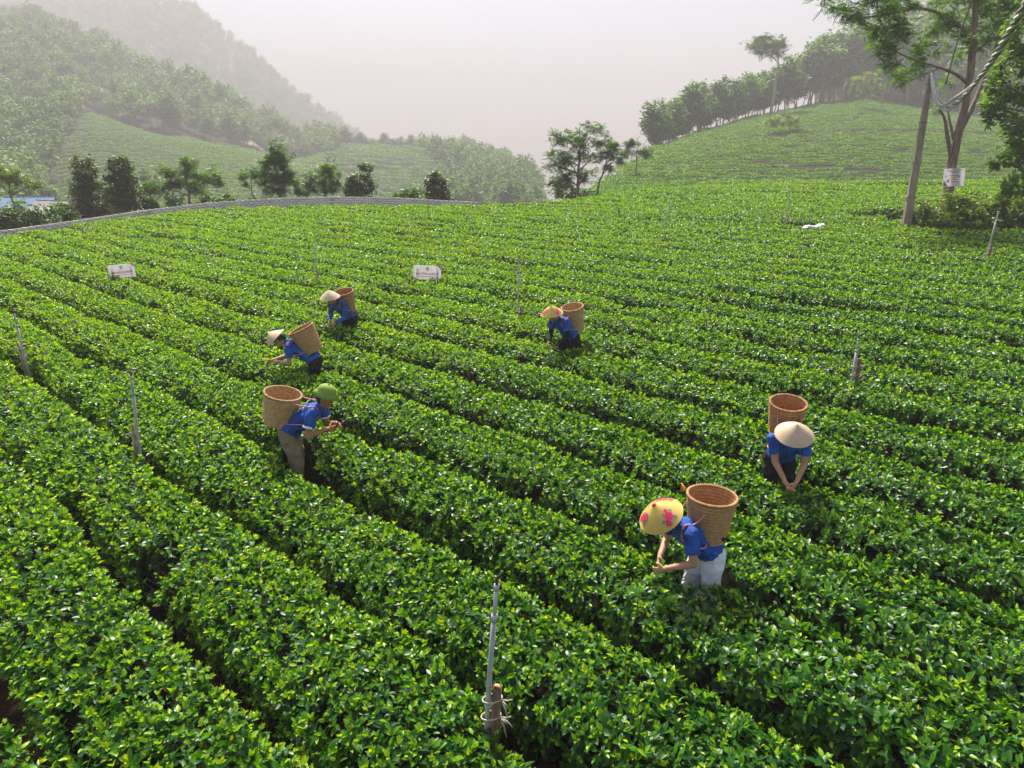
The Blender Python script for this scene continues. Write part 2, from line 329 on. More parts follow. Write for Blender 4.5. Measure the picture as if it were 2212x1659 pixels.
def ground_z(X, Y):
    X = np.asarray(X, float); Y = np.asarray(Y, float)
    Yc = np.clip(Y, 12.0, 2030.0); u = np.clip(X / Yc, -1.599, 1.599)
    i = np.clip(np.searchsorted(_U, u) - 1, 0, len(_U) - 2); fu = (u - _U[i]) / (_U[i + 1] - _U[i]); fu = np.clip(fu, 0, 1)
    j = np.clip(np.searchsorted(_YG, Yc) - 1, 0, len(_YG) - 2); fy = (Yc - _YG[j]) / (_YG[j + 1] - _YG[j])
    z = (_ZG[i, j] * (1 - fy) + _ZG[i, j + 1] * fy) * (1 - fu) + (_ZG[i + 1, j] * (1 - fy) + _ZG[i + 1, j + 1] * fy) * fu
    near = np.clip((Y - 14) / 6, 0, 1)
    z = field_z(X, Y) * (1 - near) + z * near
    far = np.clip((Y - 228) / 176, 0, 1) * np.interp(Y, [600, 780], [1, .5])
    return z + far * (4.4 * n2(X / 42, Y / 42, 4) + 2.0 * n2(X / 18, Y / 18, 5))
def gz1(X, Y): return float(ground_z(np.array([X]), np.array([Y]))[0])

def build_terrain():
    us = np.concatenate([np.linspace(-1.45, -0.8, 14)[:-1], np.linspace(-0.8, 0.8, 161), np.linspace(0.8, 1.45, 14)[1:]])
    ys = np.concatenate([np.linspace(-14, 60, 100), np.linspace(60, 470, 190)[1:], np.linspace(470, 2020, 140)[1:]])
    U, Yv = np.meshgrid(us, ys); X = U * (Yv + 15.0) * np.where(Yv < 60, 1.0, 1.0)
    X = U * np.maximum(Yv, 0) + U * 15.0
    Zv = ground_z(X, Yv)
    Zv = Zv + np.where(Yv < 45, 0.03 * n2(X * 2.1, Yv * 2.1, 2) + 0.015 * n2(X * 6, Yv * 6, 3), 0)
    V = np.stack([X, Yv, Zv], -1).reshape(-1, 3)
    nr, nc = U.shape
    idx = np.arange(nr * nc).reshape(nr, nc)
    F = np.stack([idx[:-1, :-1], idx[:-1, 1:], idx[1:, 1:], idx[1:, :-1]], -1).reshape(-1, 4)
    cy_ = Yv[:-1, :-1].ravel(); cu = (X / np.maximum(Yv, 5))[:-1, :-1].ravel()
    cls = np.zeros(len(F), int)                                       # 0 near ground
    cls[(cy_ > 45) & (cu > 0.09) & (cy_ < 860)] = 1                   # right hill
    cls[(cy_ > 74) & (cu <= 0.09) & (cy_ < 602)] = 2                  # valley and forested hills
    cls[(cy_ >= 602) & (cu < -0.17)] = 3                              # mountain
    cls[(cy_ >= 602) & (cu >= -0.17)] = 4
    for k, nm, mt in ((0, 'ground', 'soil'), (1, 'hill', 'hillg'), (2, 'hill', 'hillg'), (3, 'mountain', 'mtn'), (4, 'valley', 'hillg')):
        sel = F[cls == k]
        if not len(sel): continue
        used, inv = np.unique(sel, return_inverse=True)
        o = link(nm, mesh_np(nm, V[used], inv.reshape(sel.shape)), M[mt]); o['kind'] = 'structure'
M['hillg'] = mat_basic('hill_undergrowth', (0.022, 0.034, 0.012), 0.95, 0.1, 0.3, 0.35, 0.5, 1.5, col2=(0.028, 0.026, 0.012))
M['mtn'] = mat_basic('mountain_scrub', (0.05, 0.08, 0.03), 0.95, 0.1, 0.3, 0.05, 0.5, 0.4, col2=(0.075, 0.07, 0.04))
build_terrain()

# ------------------------------------------------------------------ instancing for foliage
def inst_group(name, protos):
    coll = bpy.data.collections.new(name + '_sources')
    for o in protos: coll.objects.link(o)
    ng = bpy.data.node_groups.new(name, 'GeometryNodeTree')
    ng.interface.new_socket('Geometry', in_out='INPUT', socket_type='NodeSocketGeometry')
    ng.interface.new_socket('Geometry', in_out='OUTPUT', socket_type='NodeSocketGeometry')
    N, L = ng.nodes, ng.links
    gi = N.new('NodeGroupInput'); go = N.new('NodeGroupOutput'); ip = N.new('GeometryNodeInstanceOnPoints')
    ci = N.new('GeometryNodeCollectionInfo'); ci.inputs['Collection'].default_value = coll
    ci.inputs['Separate Children'].default_value = True; ci.inputs['Reset Children'].default_value = True
    def attr(nm, dt):
        a = N.new('GeometryNodeInputNamedAttribute'); a.data_type = dt; a.inputs['Name'].default_value = nm; return a.outputs['Attribute']
    er = N.new('FunctionNodeEulerToRotation'); L.new(attr('rot', 'FLOAT_VECTOR'), er.inputs[0])
    ip.inputs['Pick Instance'].default_value = True
    L.new(gi.outputs[0], ip.inputs['Points']); L.new(ci.outputs[0], ip.inputs['Instance'])
    L.new(attr('idx', 'INT'), ip.inputs['Instance Index']); L.new(er.outputs[0], ip.inputs['Rotation'])
    L.new(attr('scl', 'FLOAT_VECTOR'), ip.inputs['Scale']); L.new(ip.outputs[0], go.inputs[0])
    return ng

def cloud(name, P, rot, scl, idx, ng, parent=None):
    me = bpy.data.meshes.new(name); n = len(P)
    me.vertices.add(n); me.vertices.foreach_set('co', np.asarray(P, np.float32).ravel())
    scl = np.asarray(scl, np.float32)
    if scl.ndim == 1: scl = np.repeat(scl[:, None], 3, 1)
    a = me.attributes.new('rot', 'FLOAT_VECTOR', 'POINT'); a.data.foreach_set('vector', np.asarray(rot, np.float32).ravel())
    a = me.attributes.new('scl', 'FLOAT_VECTOR', 'POINT'); a.data.foreach_set('vector', scl.ravel())
    a = me.attributes.new('idx', 'INT', 'POINT'); a.data.foreach_set('value', np.asarray(idx, np.int32))
    o = link(name, me, None, parent)
    md = o.modifiers.new('leaves', 'NODES'); md.node_group = ng
    return o

def with_lv(me, lv):
    a = me.attributes.new('lv', 'FLOAT', 'POINT'); a.data.foreach_set('value', np.asarray(lv, np.float32)); return me

def leaf_shape(L=0.07, W=0.03, seg=4, fold=0.35, droop=0.25):
    """a pointed oval blade along +Y from the origin, folded along its midrib"""
    V, F = [], []
    for i in range(seg + 1):
        t = i / seg; ww = W * 0.5 * (math.sin(math.pi * min(1, t ** 0.85)) ** 0.8 if 0 < t < 1 else 0.04)
        y = L * t; z = -droop * L * t * t
        V += [(-ww, y, z + fold * ww), (0, y, z), (ww, y, z + fold * ww)]
    for i in range(seg):
        b = i * 3; F += [(b, b + 1, b + 4, b + 3), (b + 1, b + 2, b + 5, b + 4)]
    return np.array(V), np.array(F)

def rotm(rx, ry, rz): return np.array(Euler((rx, ry, rz)).to_matrix())

# tea shoots: a few spreading dark leaves and a pale upright tip
def tea_shoot(i, seed, big=1.0, nm=3, ny=3, seg=4):
    r = np.random.default_rng(seed); Vs, Fs, lv = [], [], []; b = 0
    def put(lf, Mx, off, val):
        nonlocal b
        V, F = lf; Vs.append(V @ Mx.T + off); Fs.append(F + b); lv.extend([val] * len(V)); b += len(V)
    a0 = r.uniform(0, 6.28)
    for k in range(nm):
        a = a0 + k * 2.4 + r.normal(0, .3); l = r.uniform(.058, .090) * big
        put(leaf_shape(l, l * r.uniform(.46, .58), seg, .2, r.uniform(.05, .3)), rotm(0, 0, a) @ rotm(r.uniform(.05, .75), r.normal(0, .35), 0),
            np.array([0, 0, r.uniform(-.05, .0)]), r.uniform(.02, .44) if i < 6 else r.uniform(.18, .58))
    for k in range(ny):
        a = a0 + 1.2 + k * 2.4 + r.normal(0, .3); l = r.uniform(.035, .06) * big
        put(leaf_shape(l, l * r.uniform(.44, .56), max(3, seg - 1), .35, r.uniform(-.1, .2)), rotm(0, 0, a) @ rotm(r.uniform(.7, 1.3), r.normal(0, .25), 0),
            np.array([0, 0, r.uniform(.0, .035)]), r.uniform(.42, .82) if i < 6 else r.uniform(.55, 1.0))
    # short stem
    st = np.array([(-.0015, 0, -.09), (.0015, 0, -.09), (.0012, 0, .03), (-.0012, 0, .03)])
    Vs.append(st); F4 = np.array([[0, 1, 2, 3]]) + b; lv += [.35] * 4
    me = mesh_np('tea_shoot', np.vstack(Vs), np.vstack(Fs + [F4])); with_lv(me, lv)
    me.materials.append(M['tea'])
    return bpy.data.objects.new('tea_shoot', me)
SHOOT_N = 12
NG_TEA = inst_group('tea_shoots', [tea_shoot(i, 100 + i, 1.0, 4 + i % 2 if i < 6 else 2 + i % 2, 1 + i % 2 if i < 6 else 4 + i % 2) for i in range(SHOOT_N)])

# ------------------------------------------------------------------ tea rows of the near field
CL = np.array([-0.5855, 0.5499, 0.6438, 0, 0, 0]); CQ = np.array([-0.1092, 0.5703, 0.5366, -0.00719, -0.00433, 0.00598])
PC = 0.62 * CL + 0.38 * CQ
def phi(X, Y): return PC[0] + PC[1] * X + PC[2] * Y + PC[3] * X * X + PC[4] * X * Y + PC[5] * Y * Y
NV = np.array([0.6495, 0.7604]); TV = np.array([0.7604, -0.6495])
WALL = [(-27.0, 22.0), (-23.3, 25.6), (-20.6, 28.6), (-19.3, 31.0), (-17.9, 34.2), (-15.6, 36.2), (-12.6, 37.0), (-9.5, 37.2), (-6.5, 37.0), (-4.0, 36.7), (-1.6, 36.4)]
def far_edge(X):                                     # forward distance at which the field stops
    xs = [p[0] for p in WALL] + [0.5, 2, 4, 6, 9, 14, 40]; ys = [p[1] - 0.55 for p in WALL] + [36.2, 37, 38.5, 41, 45, 47, 47]
    return np.interp(X, xs, ys)

AVOID = []                                           # (X, Y, radius, keep height) places where foliage is kept clear
def in_field(X, Y):
    ok = (Y > 1.6) & (Y < far_edge(X)) & (np.abs(X) < 0.80 * Y + 3.2)
    ok &= ~((X > 15.4 + 0.1 * (Y - 26)) & (X < 40) & (Y > 25.5) & (Y < 31.5))       # thicket by the utility pole
    return ok

GAPS = [(1905, 466, .9, .5), (1870, 470, 1.0, .45), (1945, 468, .9, .5), (1720, 492, .9, .35), (1580, 486, .7, .3), (160, 880, .28, .22), (330, 1250, .35, .4), (20, 1010, .3, .3),
        (1990, 405, 1.6, .4), (1930, 402, 1.6, .4), (1860, 402, 1.6, .35), (495, 480, .7, .3), (870, 545, .5, .25), (240, 805, .4, .25)]
GAPW = [(*on_field(x, y, .5), a, b) for x, y, a, b in GAPS]

def row_profile(k, s):
    """half width and height of row k along its length"""
    wd = 0.462 + 0.040 * n1(s * 0.25, k) + 0.062 * n1(s * 1.0, k + 50) + 0.040 * n1(s * 2.7, k + 90)
    dip = np.clip(n1(s * 0.45, k + 130) - 0.62, 0, 1) * 0.6
    wd = wd - dip
    ht = 0.70 + 0.035 * n1(s * 0.35, k + 200) + 0.018 * n1(s * 1.6, k + 240) - dip * 0.25
    return wd, ht

ORD = ['first', 'second', 'third', 'fourth', 'fifth', 'sixth', 'seventh', 'eighth', 'ninth', 'tenth', 'eleventh', 'twelfth', 'thirteenth', 'fourteenth',
       'fifteenth', 'sixteenth', 'seventeenth', 'eighteenth', 'nineteenth', 'twentieth']
ORD += ['twenty-' + o for o in ORD[:9]] + ['thirtieth'] + ['thirty-' + o for o in ORD[:9]] + ['fortieth'] + ['forty-' + o for o in ORD[:9]] + ['fiftieth']
ROW_TOTAL = [0]

def make_rows(people_xy, clear_pts):
    n_rows = 0
    for k in range(-3, 48):
        s = np.arange(-62, 62, 0.22); p = np.full_like(s, (k + 0.5 - PC[0]) / 0.847)
        for _ in range(6):
            X = NV[0] * p + TV[0] * s; Y = NV[1] * p + TV[1] * s
            gX = PC[1] + 2 * PC[3] * X + PC[4] * Y; gY = PC[2] + PC[4] * X + 2 * PC[5] * Y
            g = gX * NV[0] + gY * NV[1]; p = p - np.clip((phi(X, Y) - k - 0.5) / np.where(np.abs(g) < .2, .2, g), -3, 3)
        p = p + .045 * n1(s * .55, k + 300) + .02 * n1(s * 1.7, k + 330)
        X = NV[0] * p + TV[0] * s; Y = NV[1] * p + TV[1] * s
        ok = in_field(X, Y) & (np.abs(phi(X, Y) - k - .5) < .16)
        if ok.sum() < 6: continue
        i0, i1 = np.where(ok)[0][[0, -1]]
        gx = np.gradient(X); gy = np.gradient(Y); gl = np.hypot(gx, gy); nx, ny = -gy / gl, gx / gl
        gradm = np.hypot(PC[1] + 2 * PC[3] * X + PC[4] * Y, PC[2] + PC[4] * X + 2 * PC[5] * Y)
        wscale = np.clip(1.18 * 0.847 / gradm / 1.18, 0.6, 1.25)       # spacing relative to the normal row pitch
        wd, ht = row_profile(k, s); wd = wd * wscale
        g0 = ground_z(X, Y)
        mid = (i0 + i1) // 2
        rt = empty('tea_hedge', (float(X[i0]), float(Y[i0]), float(g0[i0])), 0,
                   'clipped tea hedge, %s row counted up from the lower left corner' % ORD[n_rows], 'tea hedge', 'tea hedges in parallel rows across the field')
        base = np.array(rt.location); n_rows += 1
        # woody inside of the hedge
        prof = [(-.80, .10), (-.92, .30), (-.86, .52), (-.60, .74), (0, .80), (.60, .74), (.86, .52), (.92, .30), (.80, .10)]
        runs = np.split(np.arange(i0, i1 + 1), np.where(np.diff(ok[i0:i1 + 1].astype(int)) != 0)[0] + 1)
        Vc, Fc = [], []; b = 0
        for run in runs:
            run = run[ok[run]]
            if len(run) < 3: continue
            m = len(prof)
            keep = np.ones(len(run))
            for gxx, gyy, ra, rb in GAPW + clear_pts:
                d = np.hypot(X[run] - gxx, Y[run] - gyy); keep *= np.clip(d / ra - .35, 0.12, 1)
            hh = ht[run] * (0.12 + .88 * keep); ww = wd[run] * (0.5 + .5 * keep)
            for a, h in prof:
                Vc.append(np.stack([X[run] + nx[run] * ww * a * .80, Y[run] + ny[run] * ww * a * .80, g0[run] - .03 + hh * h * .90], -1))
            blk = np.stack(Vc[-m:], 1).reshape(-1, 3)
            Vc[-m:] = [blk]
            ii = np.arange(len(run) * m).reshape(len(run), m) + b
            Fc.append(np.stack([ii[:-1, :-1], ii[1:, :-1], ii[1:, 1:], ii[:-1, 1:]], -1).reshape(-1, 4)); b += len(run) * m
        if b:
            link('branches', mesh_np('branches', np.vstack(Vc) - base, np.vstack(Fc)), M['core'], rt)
        # bare twigs near the camera, seen at the sides and in the gaps
        tw = MB(); rt_ = random.Random(k * 7 + 1)
        for i in range(i0, i1 + 1):
            if not ok[i] or math.hypot(X[i], Y[i]) > 13.5 or abs(X[i]) > .8 * Y[i] + 1.5: continue
            for q in range(5):
                a = rt_.uniform(-.25, .25) * wd[i]; c = rt_.uniform(-1.02, 1.02) * wd[i]; jx_, jy_ = rt_.uniform(-.1, .1), rt_.uniform(-.12, .12)
                tp = ht[i] * (.92 - .30 * abs(c / wd[i]) ** 3) * rt_.uniform(.75, 1.0)
                p0 = Vector((X[i] + nx[i] * a + jx_, Y[i] + ny[i] * a + jy_, g0[i])) - Vector(base); p2 = Vector((X[i] + nx[i] * c + jx_ * 2, Y[i] + ny[i] * c + jy_ * 2, g0[i] + tp)) - Vector(base)
                p1 = p0.lerp(p2, .5) + Vector((nx[i] * (c - a) * .15, ny[i] * (c - a) * .15, -.02))
                tw.tube([p0, p1, p2], [rt_.uniform(.006, .010), .005, .003], 4, False)
        if tw.v: o_ = tw.build('twigs', M['twig'], rt); o_['kind'] = 'stuff'
        # shoots
        ds = 0.22
        Yc = np.where(ok, Y, 99); dist = np.hypot(X, Yc)
        dens = np.interp(dist, [4, 8, 13, 20, 30, 45], [360, 320, 250, 185, 130, 100])
        lam = dens * ds * (2 * wd + 0.5) * ok
        cnt = rng.poisson(np.clip(lam, 0, None)); ii = np.repeat(np.arange(len(s)), cnt); n = len(ii)
        if not n: continue
        fr = rng.random(n) - .5
        px = X[ii] + gx[ii] * fr; py = Y[ii] + gy[ii] * fr
        wl, hl = wd[ii], ht[ii]
        q = rng.uniform(-1, 1, n) * (wl + .25) / wl                       # across: |q|<1 on top, beyond that down the side
        top = np.abs(q) <= 1; sg = np.sign(q)
        aq = np.where(top, np.abs(q), 1)
        lat = np.where(top, q * wl, sg * wl * (1 + rng.normal(0, .05, n)))
        hgt = hl * (1 - .13 * aq ** 6) + .014 * n2(px * 3.2, py * 3.2, 8)
        side = np.where(top, 0, (np.abs(q) - 1) * wl / .25)                 # 0..1 down the side
        hgt = hgt - side * .48
        lat = lat - sg * side * .07
        layer = np.abs(rng.normal(0, .035, n)); hgt = hgt - np.where(top, layer, 0)
        stray = rng.random(n) < .03; hgt = hgt + np.where(stray & top, rng.uniform(.02, .09, n), 0)
        px = px + nx[ii] * lat; py = py + ny[ii] * lat; gzz = ground_z(px, py)
        keep = np.ones(n, bool)
        for gxx, gyy, ra, rb in GAPW:
            d = np.hypot(px - gxx, py - gyy) + .12 * n1(np.arctan2(py - gyy, px - gxx) * 3, 7); m_ = np.clip(1 - d / ra, 0, 1)
            keep &= ~((m_ > .25) & (rng.random(n) < .9)); hgt = hgt - m_ * .3
        for gxx, gyy, ra, rb in clear_pts:
            keep &= np.hypot(px - gxx, py - gyy) > ra
        keep &= hgt > .06
        tilt = np.where(top, .25 + .35 * aq ** 3, .75 + .5 * side) * sg
        ax = np.arctan2(ny[ii], nx[ii])
        # lean outward about the row direction, then random jitter
        jx, jy = rng.normal(0, .26, n), rng.normal(0, .26, n)
        ox, oy = np.cos(ax) * np.sin(tilt) + jx, np.sin(ax) * np.sin(tilt) + jy; oz = np.cos(tilt)
        rx = np.arctan2(np.hypot(ox, oy), oz); rzz = np.arctan2(oy, ox)
        rot = np.stack([np.zeros(n), rx, rzz], -1)
        scl = np.interp(np.hypot(px, py), [4, 10, 20, 30, 45], [.95, .98, 1.10, 1.28, 1.5]) * rng.uniform(.62, 1.32, n)
        P = np.stack([px, py, gzz + hgt], -1)[keep] - base
        o = cloud('foliage', P, rot[keep], scl[keep], rng.integers(0, 6, keep.sum()) + 6 * (rng.random(keep.sum()) < np.clip(.50 + .35 * n2(px / 5, py / 5, 31) + np.interp(px - .15 * py, [-12, -4, 3, 10], [.58, .30, -.30, -.20]) + np.interp(py, [4, 9, 14, 25], [-.30, -.10, .10, .30]), .04, .97)[keep]), NG_TEA, rt); o['kind'] = 'stuff'  # leaf age varies; sunlit left and shaded near right also painted through this mix
        # spread of spin about the own axis comes from the twelve differently turned shoots
    ROW_TOTAL[0] = n_rows

# ------------------------------------------------------------------ people
FOLD = bpy.data.textures.new('cloth_folds', 'CLOUDS'); FOLD.noise_scale = 0.085; FOLD.noise_depth = 2
def remeshed(mb, name, voxel, smooth=6, mat=None, parent=None, deci=None, fold=0.0):
    o = link(name + '_tmp', mb.mesh(name + '_tmp'))
    r = o.modifiers.new('r', 'REMESH'); r.mode = 'VOXEL'; r.voxel_size = voxel; r.use_smooth_shade = True
    if smooth: sm = o.modifiers.new('s', 'SMOOTH'); sm.iterations = smooth; sm.factor = 0.5
    if fold:
        dm = o.modifiers.new('f', 'DISPLACE'); dm.texture = FOLD; dm.strength = fold; dm.mid_level = 0.5; dm.texture_coords = 'LOCAL'
    if deci: d = o.modifiers.new('d', 'DECIMATE'); d.ratio = deci
    dg = bpy.context.evaluated_depsgraph_get()
    me = bpy.data.meshes.new_from_object(o.evaluated_get(dg)); me.name = name
    old = o.data; bpy.data.objects.remove(o); bpy.data.meshes.remove(old)
    me.polygons.foreach_set('use_smooth', np.ones(len(me.polygons), bool))
    me.materials.clear()
    return link(name, me, mat, parent)

def frame_from(z, x=Vector((1, 0, 0))):              # matrix whose Z column is z
    z = z.normalized(); x = (x - z * x.dot(z)).normalized(); y = z.cross(x)
    return Matrix((x, y, z)).transposed()

def capsule(mb, p0, p1, r0, r1, n=12):
    p0, p1 = Vector(p0), Vector(p1); mb.tube([p0, p0.lerp(p1, .5), p1], [r0, (r0 + r1) / 2, r1], n); mb.ell(p0, r0, None, n, 6); mb.ell(p1, r1, None, n, 6)

def ik(S, T, a, b, pole):
    d = T - S; L = min(d.length, (a + b) * .995); dn = d.normalized(); T = S + dn * L
    x = (a * a - b * b + L * L) / (2 * L); h = math.sqrt(max(0, a * a - x * x))
    pl = (pole - dn * pole.dot(dn)).normalized()
    return S + dn * x + pl * h, T

def hand(mb, wrist, fdir, palm_n, side, sc=1.0, curl=0.7):
    """palm and five bent fingers; fdir = finger direction, palm_n = normal out of the palm, side = +1 thumb towards +cross"""
    f = fdir.normalized(); n = (palm_n - f * palm_n.dot(f)).normalized(); x = f.cross(n) * side
    pc = wrist + f * .045 * sc
    mb.ell(pc, (.040 * sc, .050 * sc, .017 * sc), Matrix((x, f, n)).transposed(), 12, 8)
    capsule(mb, wrist - f * .03, wrist + f * .015, .025 * sc, .024 * sc, 8)
    for i, (off, L) in enumerate(((-.030, .058), (-.010, .070), (.010, .074), (.029, .068))):
        b0 = pc + x * off * sc + f * .036 * sc; c = curl * (1 + .12 * i)
        d1 = (f * math.cos(c * .5) + n * math.sin(c * .5)); d2 = (f * math.cos(c * 1.5) + n * math.sin(c * 1.5))
        b1 = b0 + d1 * L * .52 * sc; b2 = b1 + d2 * L * .5 * sc
        capsule(mb, b0, b1, .0095 * sc, .009 * sc, 7); capsule(mb, b1, b2, .009 * sc, .0075 * sc, 7)
    t0 = pc + x * .030 * sc - f * .018 * sc; t1 = t0 + (x * .75 + f * .55 + n * .35).normalized() * .036 * sc
    t2 = t1 + (x * .1 + f * .8 + n * .6).normalized() * .032 * sc
    capsule(mb, t0, t1, .012 * sc, .0105 * sc, 7); capsule(mb, t1, t2, .0105 * sc, .008 * sc, 7)

def cone_hat(parent, C, axis, kind, r=.202, h=.158, seed=0):
    Mx = frame_from(axis); M4 = Matrix.Translation(C) @ Mx.to_4x4()
    mb = MB(); prof = []; nring = 17
    for i in range(nring * 3 + 1):
        t = i / (nring * 3); bulge = .010 * math.sin(math.pi * t)
        prof.append((r * (1 - t) + .0015 + bulge * .6, h * t + bulge + (.0016 if i % 3 == 1 else 0)))
    mb.lathe([(r - .014, .003), (r - .004, -.004)] + prof, 48, M=M4)
    mb.lathe([(.0015, h - .012)] + [(r * (1 - t / 10) - .006, h * t / 10 - .004) for t in range(9, -1, -1)], 48, M=M4)
    hat = mb.build('hat', M['palm_hat'] if kind == 'palm' else M['yellow_hat'], parent)
    rim = MB(); n = 48
    pts = [M4 @ Vector((r * math.cos(2 * math.pi * k / n), r * math.sin(2 * math.pi * k / n), 0)) for k in range(n + 1)]
    rim.tube(pts, .0042, 6); rim.build('rim', M['palm_hat'] if kind == 'palm' else M['yellow_rib'], hat)
    if kind == 'flower':
        rb = MB()                                                     # ribs sewn round the cone
        for j in range(1, 17):
            t = j / 17.5; rr = r * (1 - t) + .003 + .006 * math.sin(math.pi * t); zz = h * t + .0105 * math.sin(math.pi * t)
            rb.tube([M4 @ Vector((rr * math.cos(2 * math.pi * k / 40), rr * math.sin(2 * math.pi * k / 40), zz)) for k in range(41)], .0021, 5, False)
        rb.build('ribs', M['yellow_rib'], hat)
        cap = MB(); cap.lathe([(.0005, h + .009), (.014, h - .0015), (.026, h - .014), (.0245, h - .016)], 20, M=M4); cap.build('cap', M['petal'], hat)
        def surf(a, q, off=0.0):                                       # q = distance from apex along the slope, 0..1
            t = 1 - q; b = .010 * math.sin(math.pi * t)
            return M4 @ Vector(((r * q + b * .6 + .003 + off * .6) * math.cos(a), (r * q + b * .6 + .003 + off * .6) * math.sin(a), h * t + b + .003 + off * .8))
        def disc(a, q, rad, off, wob=0, ph=0):
            V = []; nn = 16
            for k in range(nn):
                an = 2 * math.pi * k / nn; rr = rad * (1 + wob * math.sin(5 * an + ph))
                V.append(surf(a + rr * math.cos(an) / (r * q), q + rr * math.sin(an) / math.hypot(r, h), off))
            return V, [tuple(range(nn))]
        rs = random.Random(seed)
        for ca in (3.35, 5.3, 1.25):
            rd = MB(); pk = MB(); gr = MB()
            for (da, q, rad) in ((0, .63, .043), (-.30, .80, .031), (.16, .44, .019)):
                pk.add(*disc(ca + da, q, rad, .0016, .16, rs.random() * 6))
                for k in range(7):
                    an = k * .898; rd.add(*disc(ca + da + .6 * rad * math.cos(an) / (r * q), q + .6 * rad * math.sin(an) / .256, rad * .30, .0030))
                rd.add(*disc(ca + da, q, rad * .26, .0030))
            for (da, q, rad) in ((.30, .56, .020), (-.20, .50, .015), (.20, .80, .017), (-.50, .70, .014)):
                gr.add(*disc(ca + da, q, rad, .0010, .3, 1))
            pk.build('printed_petals', M['petal_b'], hat, False); rd.build('printed_rose', M['petal'], hat, False); gr.build('printed_leaves', M['petal_leaf'], hat, False)
    return hat

def pith_hat(parent, C, axis, fwd):
    y = (fwd - axis * fwd.dot(axis)).normalized(); x = y.cross(axis)
    M4 = Matrix.Translation(C) @ Matrix((x, y, axis)).transposed().to_4x4() @ Matrix.Diagonal((1, 1.16, 1, 1))
    mb = MB()
    dome = [(.104 * math.cos(t), .022 + .098 * math.sin(t) ** .9) for t in [i * math.pi / 2 / 10 for i in range(10)]] + [(.002, .121)]
    mb.lathe([(.100, .010), (.140, -.030), (.146, -.028), (.106, .020)] + dome, 40, M=M4)
    hat = mb.build('hat', M['green_hat'], parent)
    b = MB(); b.lathe([(.1075, .016), (.1085, .036), (.1055, .038), (.1045, .016)], 40, M=M4); b.build('hat_band', M['green_hat'], hat)
    b = MB(); b.lathe([(.013, .120), (.011, .128), (.001, .130)], 12, M=M4); b.build('button', M['green_hat'], hat)
    return hat

_basket_cache = {}
def basket_mesh(rt, rb, h):
    bw = M[('bamboo_weave', 'bamboo_weave_b', 'bamboo_weave_c')[len(_basket_cache) % 3]]; ph = len(_basket_cache) * 1.3
    n = 96; rows = 46; V, F = [], []
    def wall(off, flip):
        base = len(V)
        for j in range(rows + 1):
            t = j / rows; r0 = rb + (rt - rb) * (t ** .8) + off
            band = .0055 * math.cos(2 * math.pi * t * 13)
            for k in range(n):
                a = 2 * math.pi * k / n; wv = .0028 * math.cos(k * math.pi / 2 + (j % 4) * math.pi / 2)
                ob = 1 + .018 * math.cos(2 * a + ph) + .010 * math.sin(3 * a + ph + 2 * t); V.append(((r0 + band + wv) * ob * math.cos(a), (r0 + band + wv) * ob * math.sin(a), h * t + .006 * t * math.sin(2 * a + ph)))
        for j in range(rows):
            for k in range(n):
                q = (base + j * n + k, base + j * n + (k + 1) % n, base + (j + 1) * n + (k + 1) % n, base + (j + 1) * n + k)
                F.append(q if not flip else q[::-1])
    wall(0, False); wall(-.010, True)
    me = bpy.data.meshes.new('wall'); me.from_pydata(V, [], F); me.polygons.foreach_set('use_smooth', np.ones(len(F), bool)); me.materials.append(bw)
    rim = MB()                                                        # plaited rim: two strands twisting round the edge
    for ph in (0, math.pi):
        pts = []
        for k in range(241):
            a = 2 * math.pi * k / 240; q = 2 * math.pi * k / 240 * 34 + ph
            pts.append(((rt - .004 + .009 * math.cos(q)) * math.cos(a), (rt - .004 + .009 * math.cos(q)) * math.sin(a), h + .006 + .008 * math.sin(q)))
        rim.tube(pts, .0075, 5, False)
    rm = rim.mesh('rim'); rm.materials.append(bw)
    bt = MB(); bt.lathe([(.002, .014), (rb - .012, .014), (rb - .012, .006), (.002, .006)], 48)
    for s in (0, math.pi / 2):                                        # foot hoop and cross bars
        bt.box((0, 0, .0), (rb * 1.9, .02, .012), Matrix.Rotation(s, 3, 'Z'))
    bt.tube([((rb + .004) * math.cos(2 * math.pi * k / 40), (rb + .004) * math.sin(2 * math.pi * k / 40), .004) for k in range(41)], .010, 6, False)
    bm_ = bt.mesh('base'); bm_.materials.append(bw)
    return me, rm, bm_

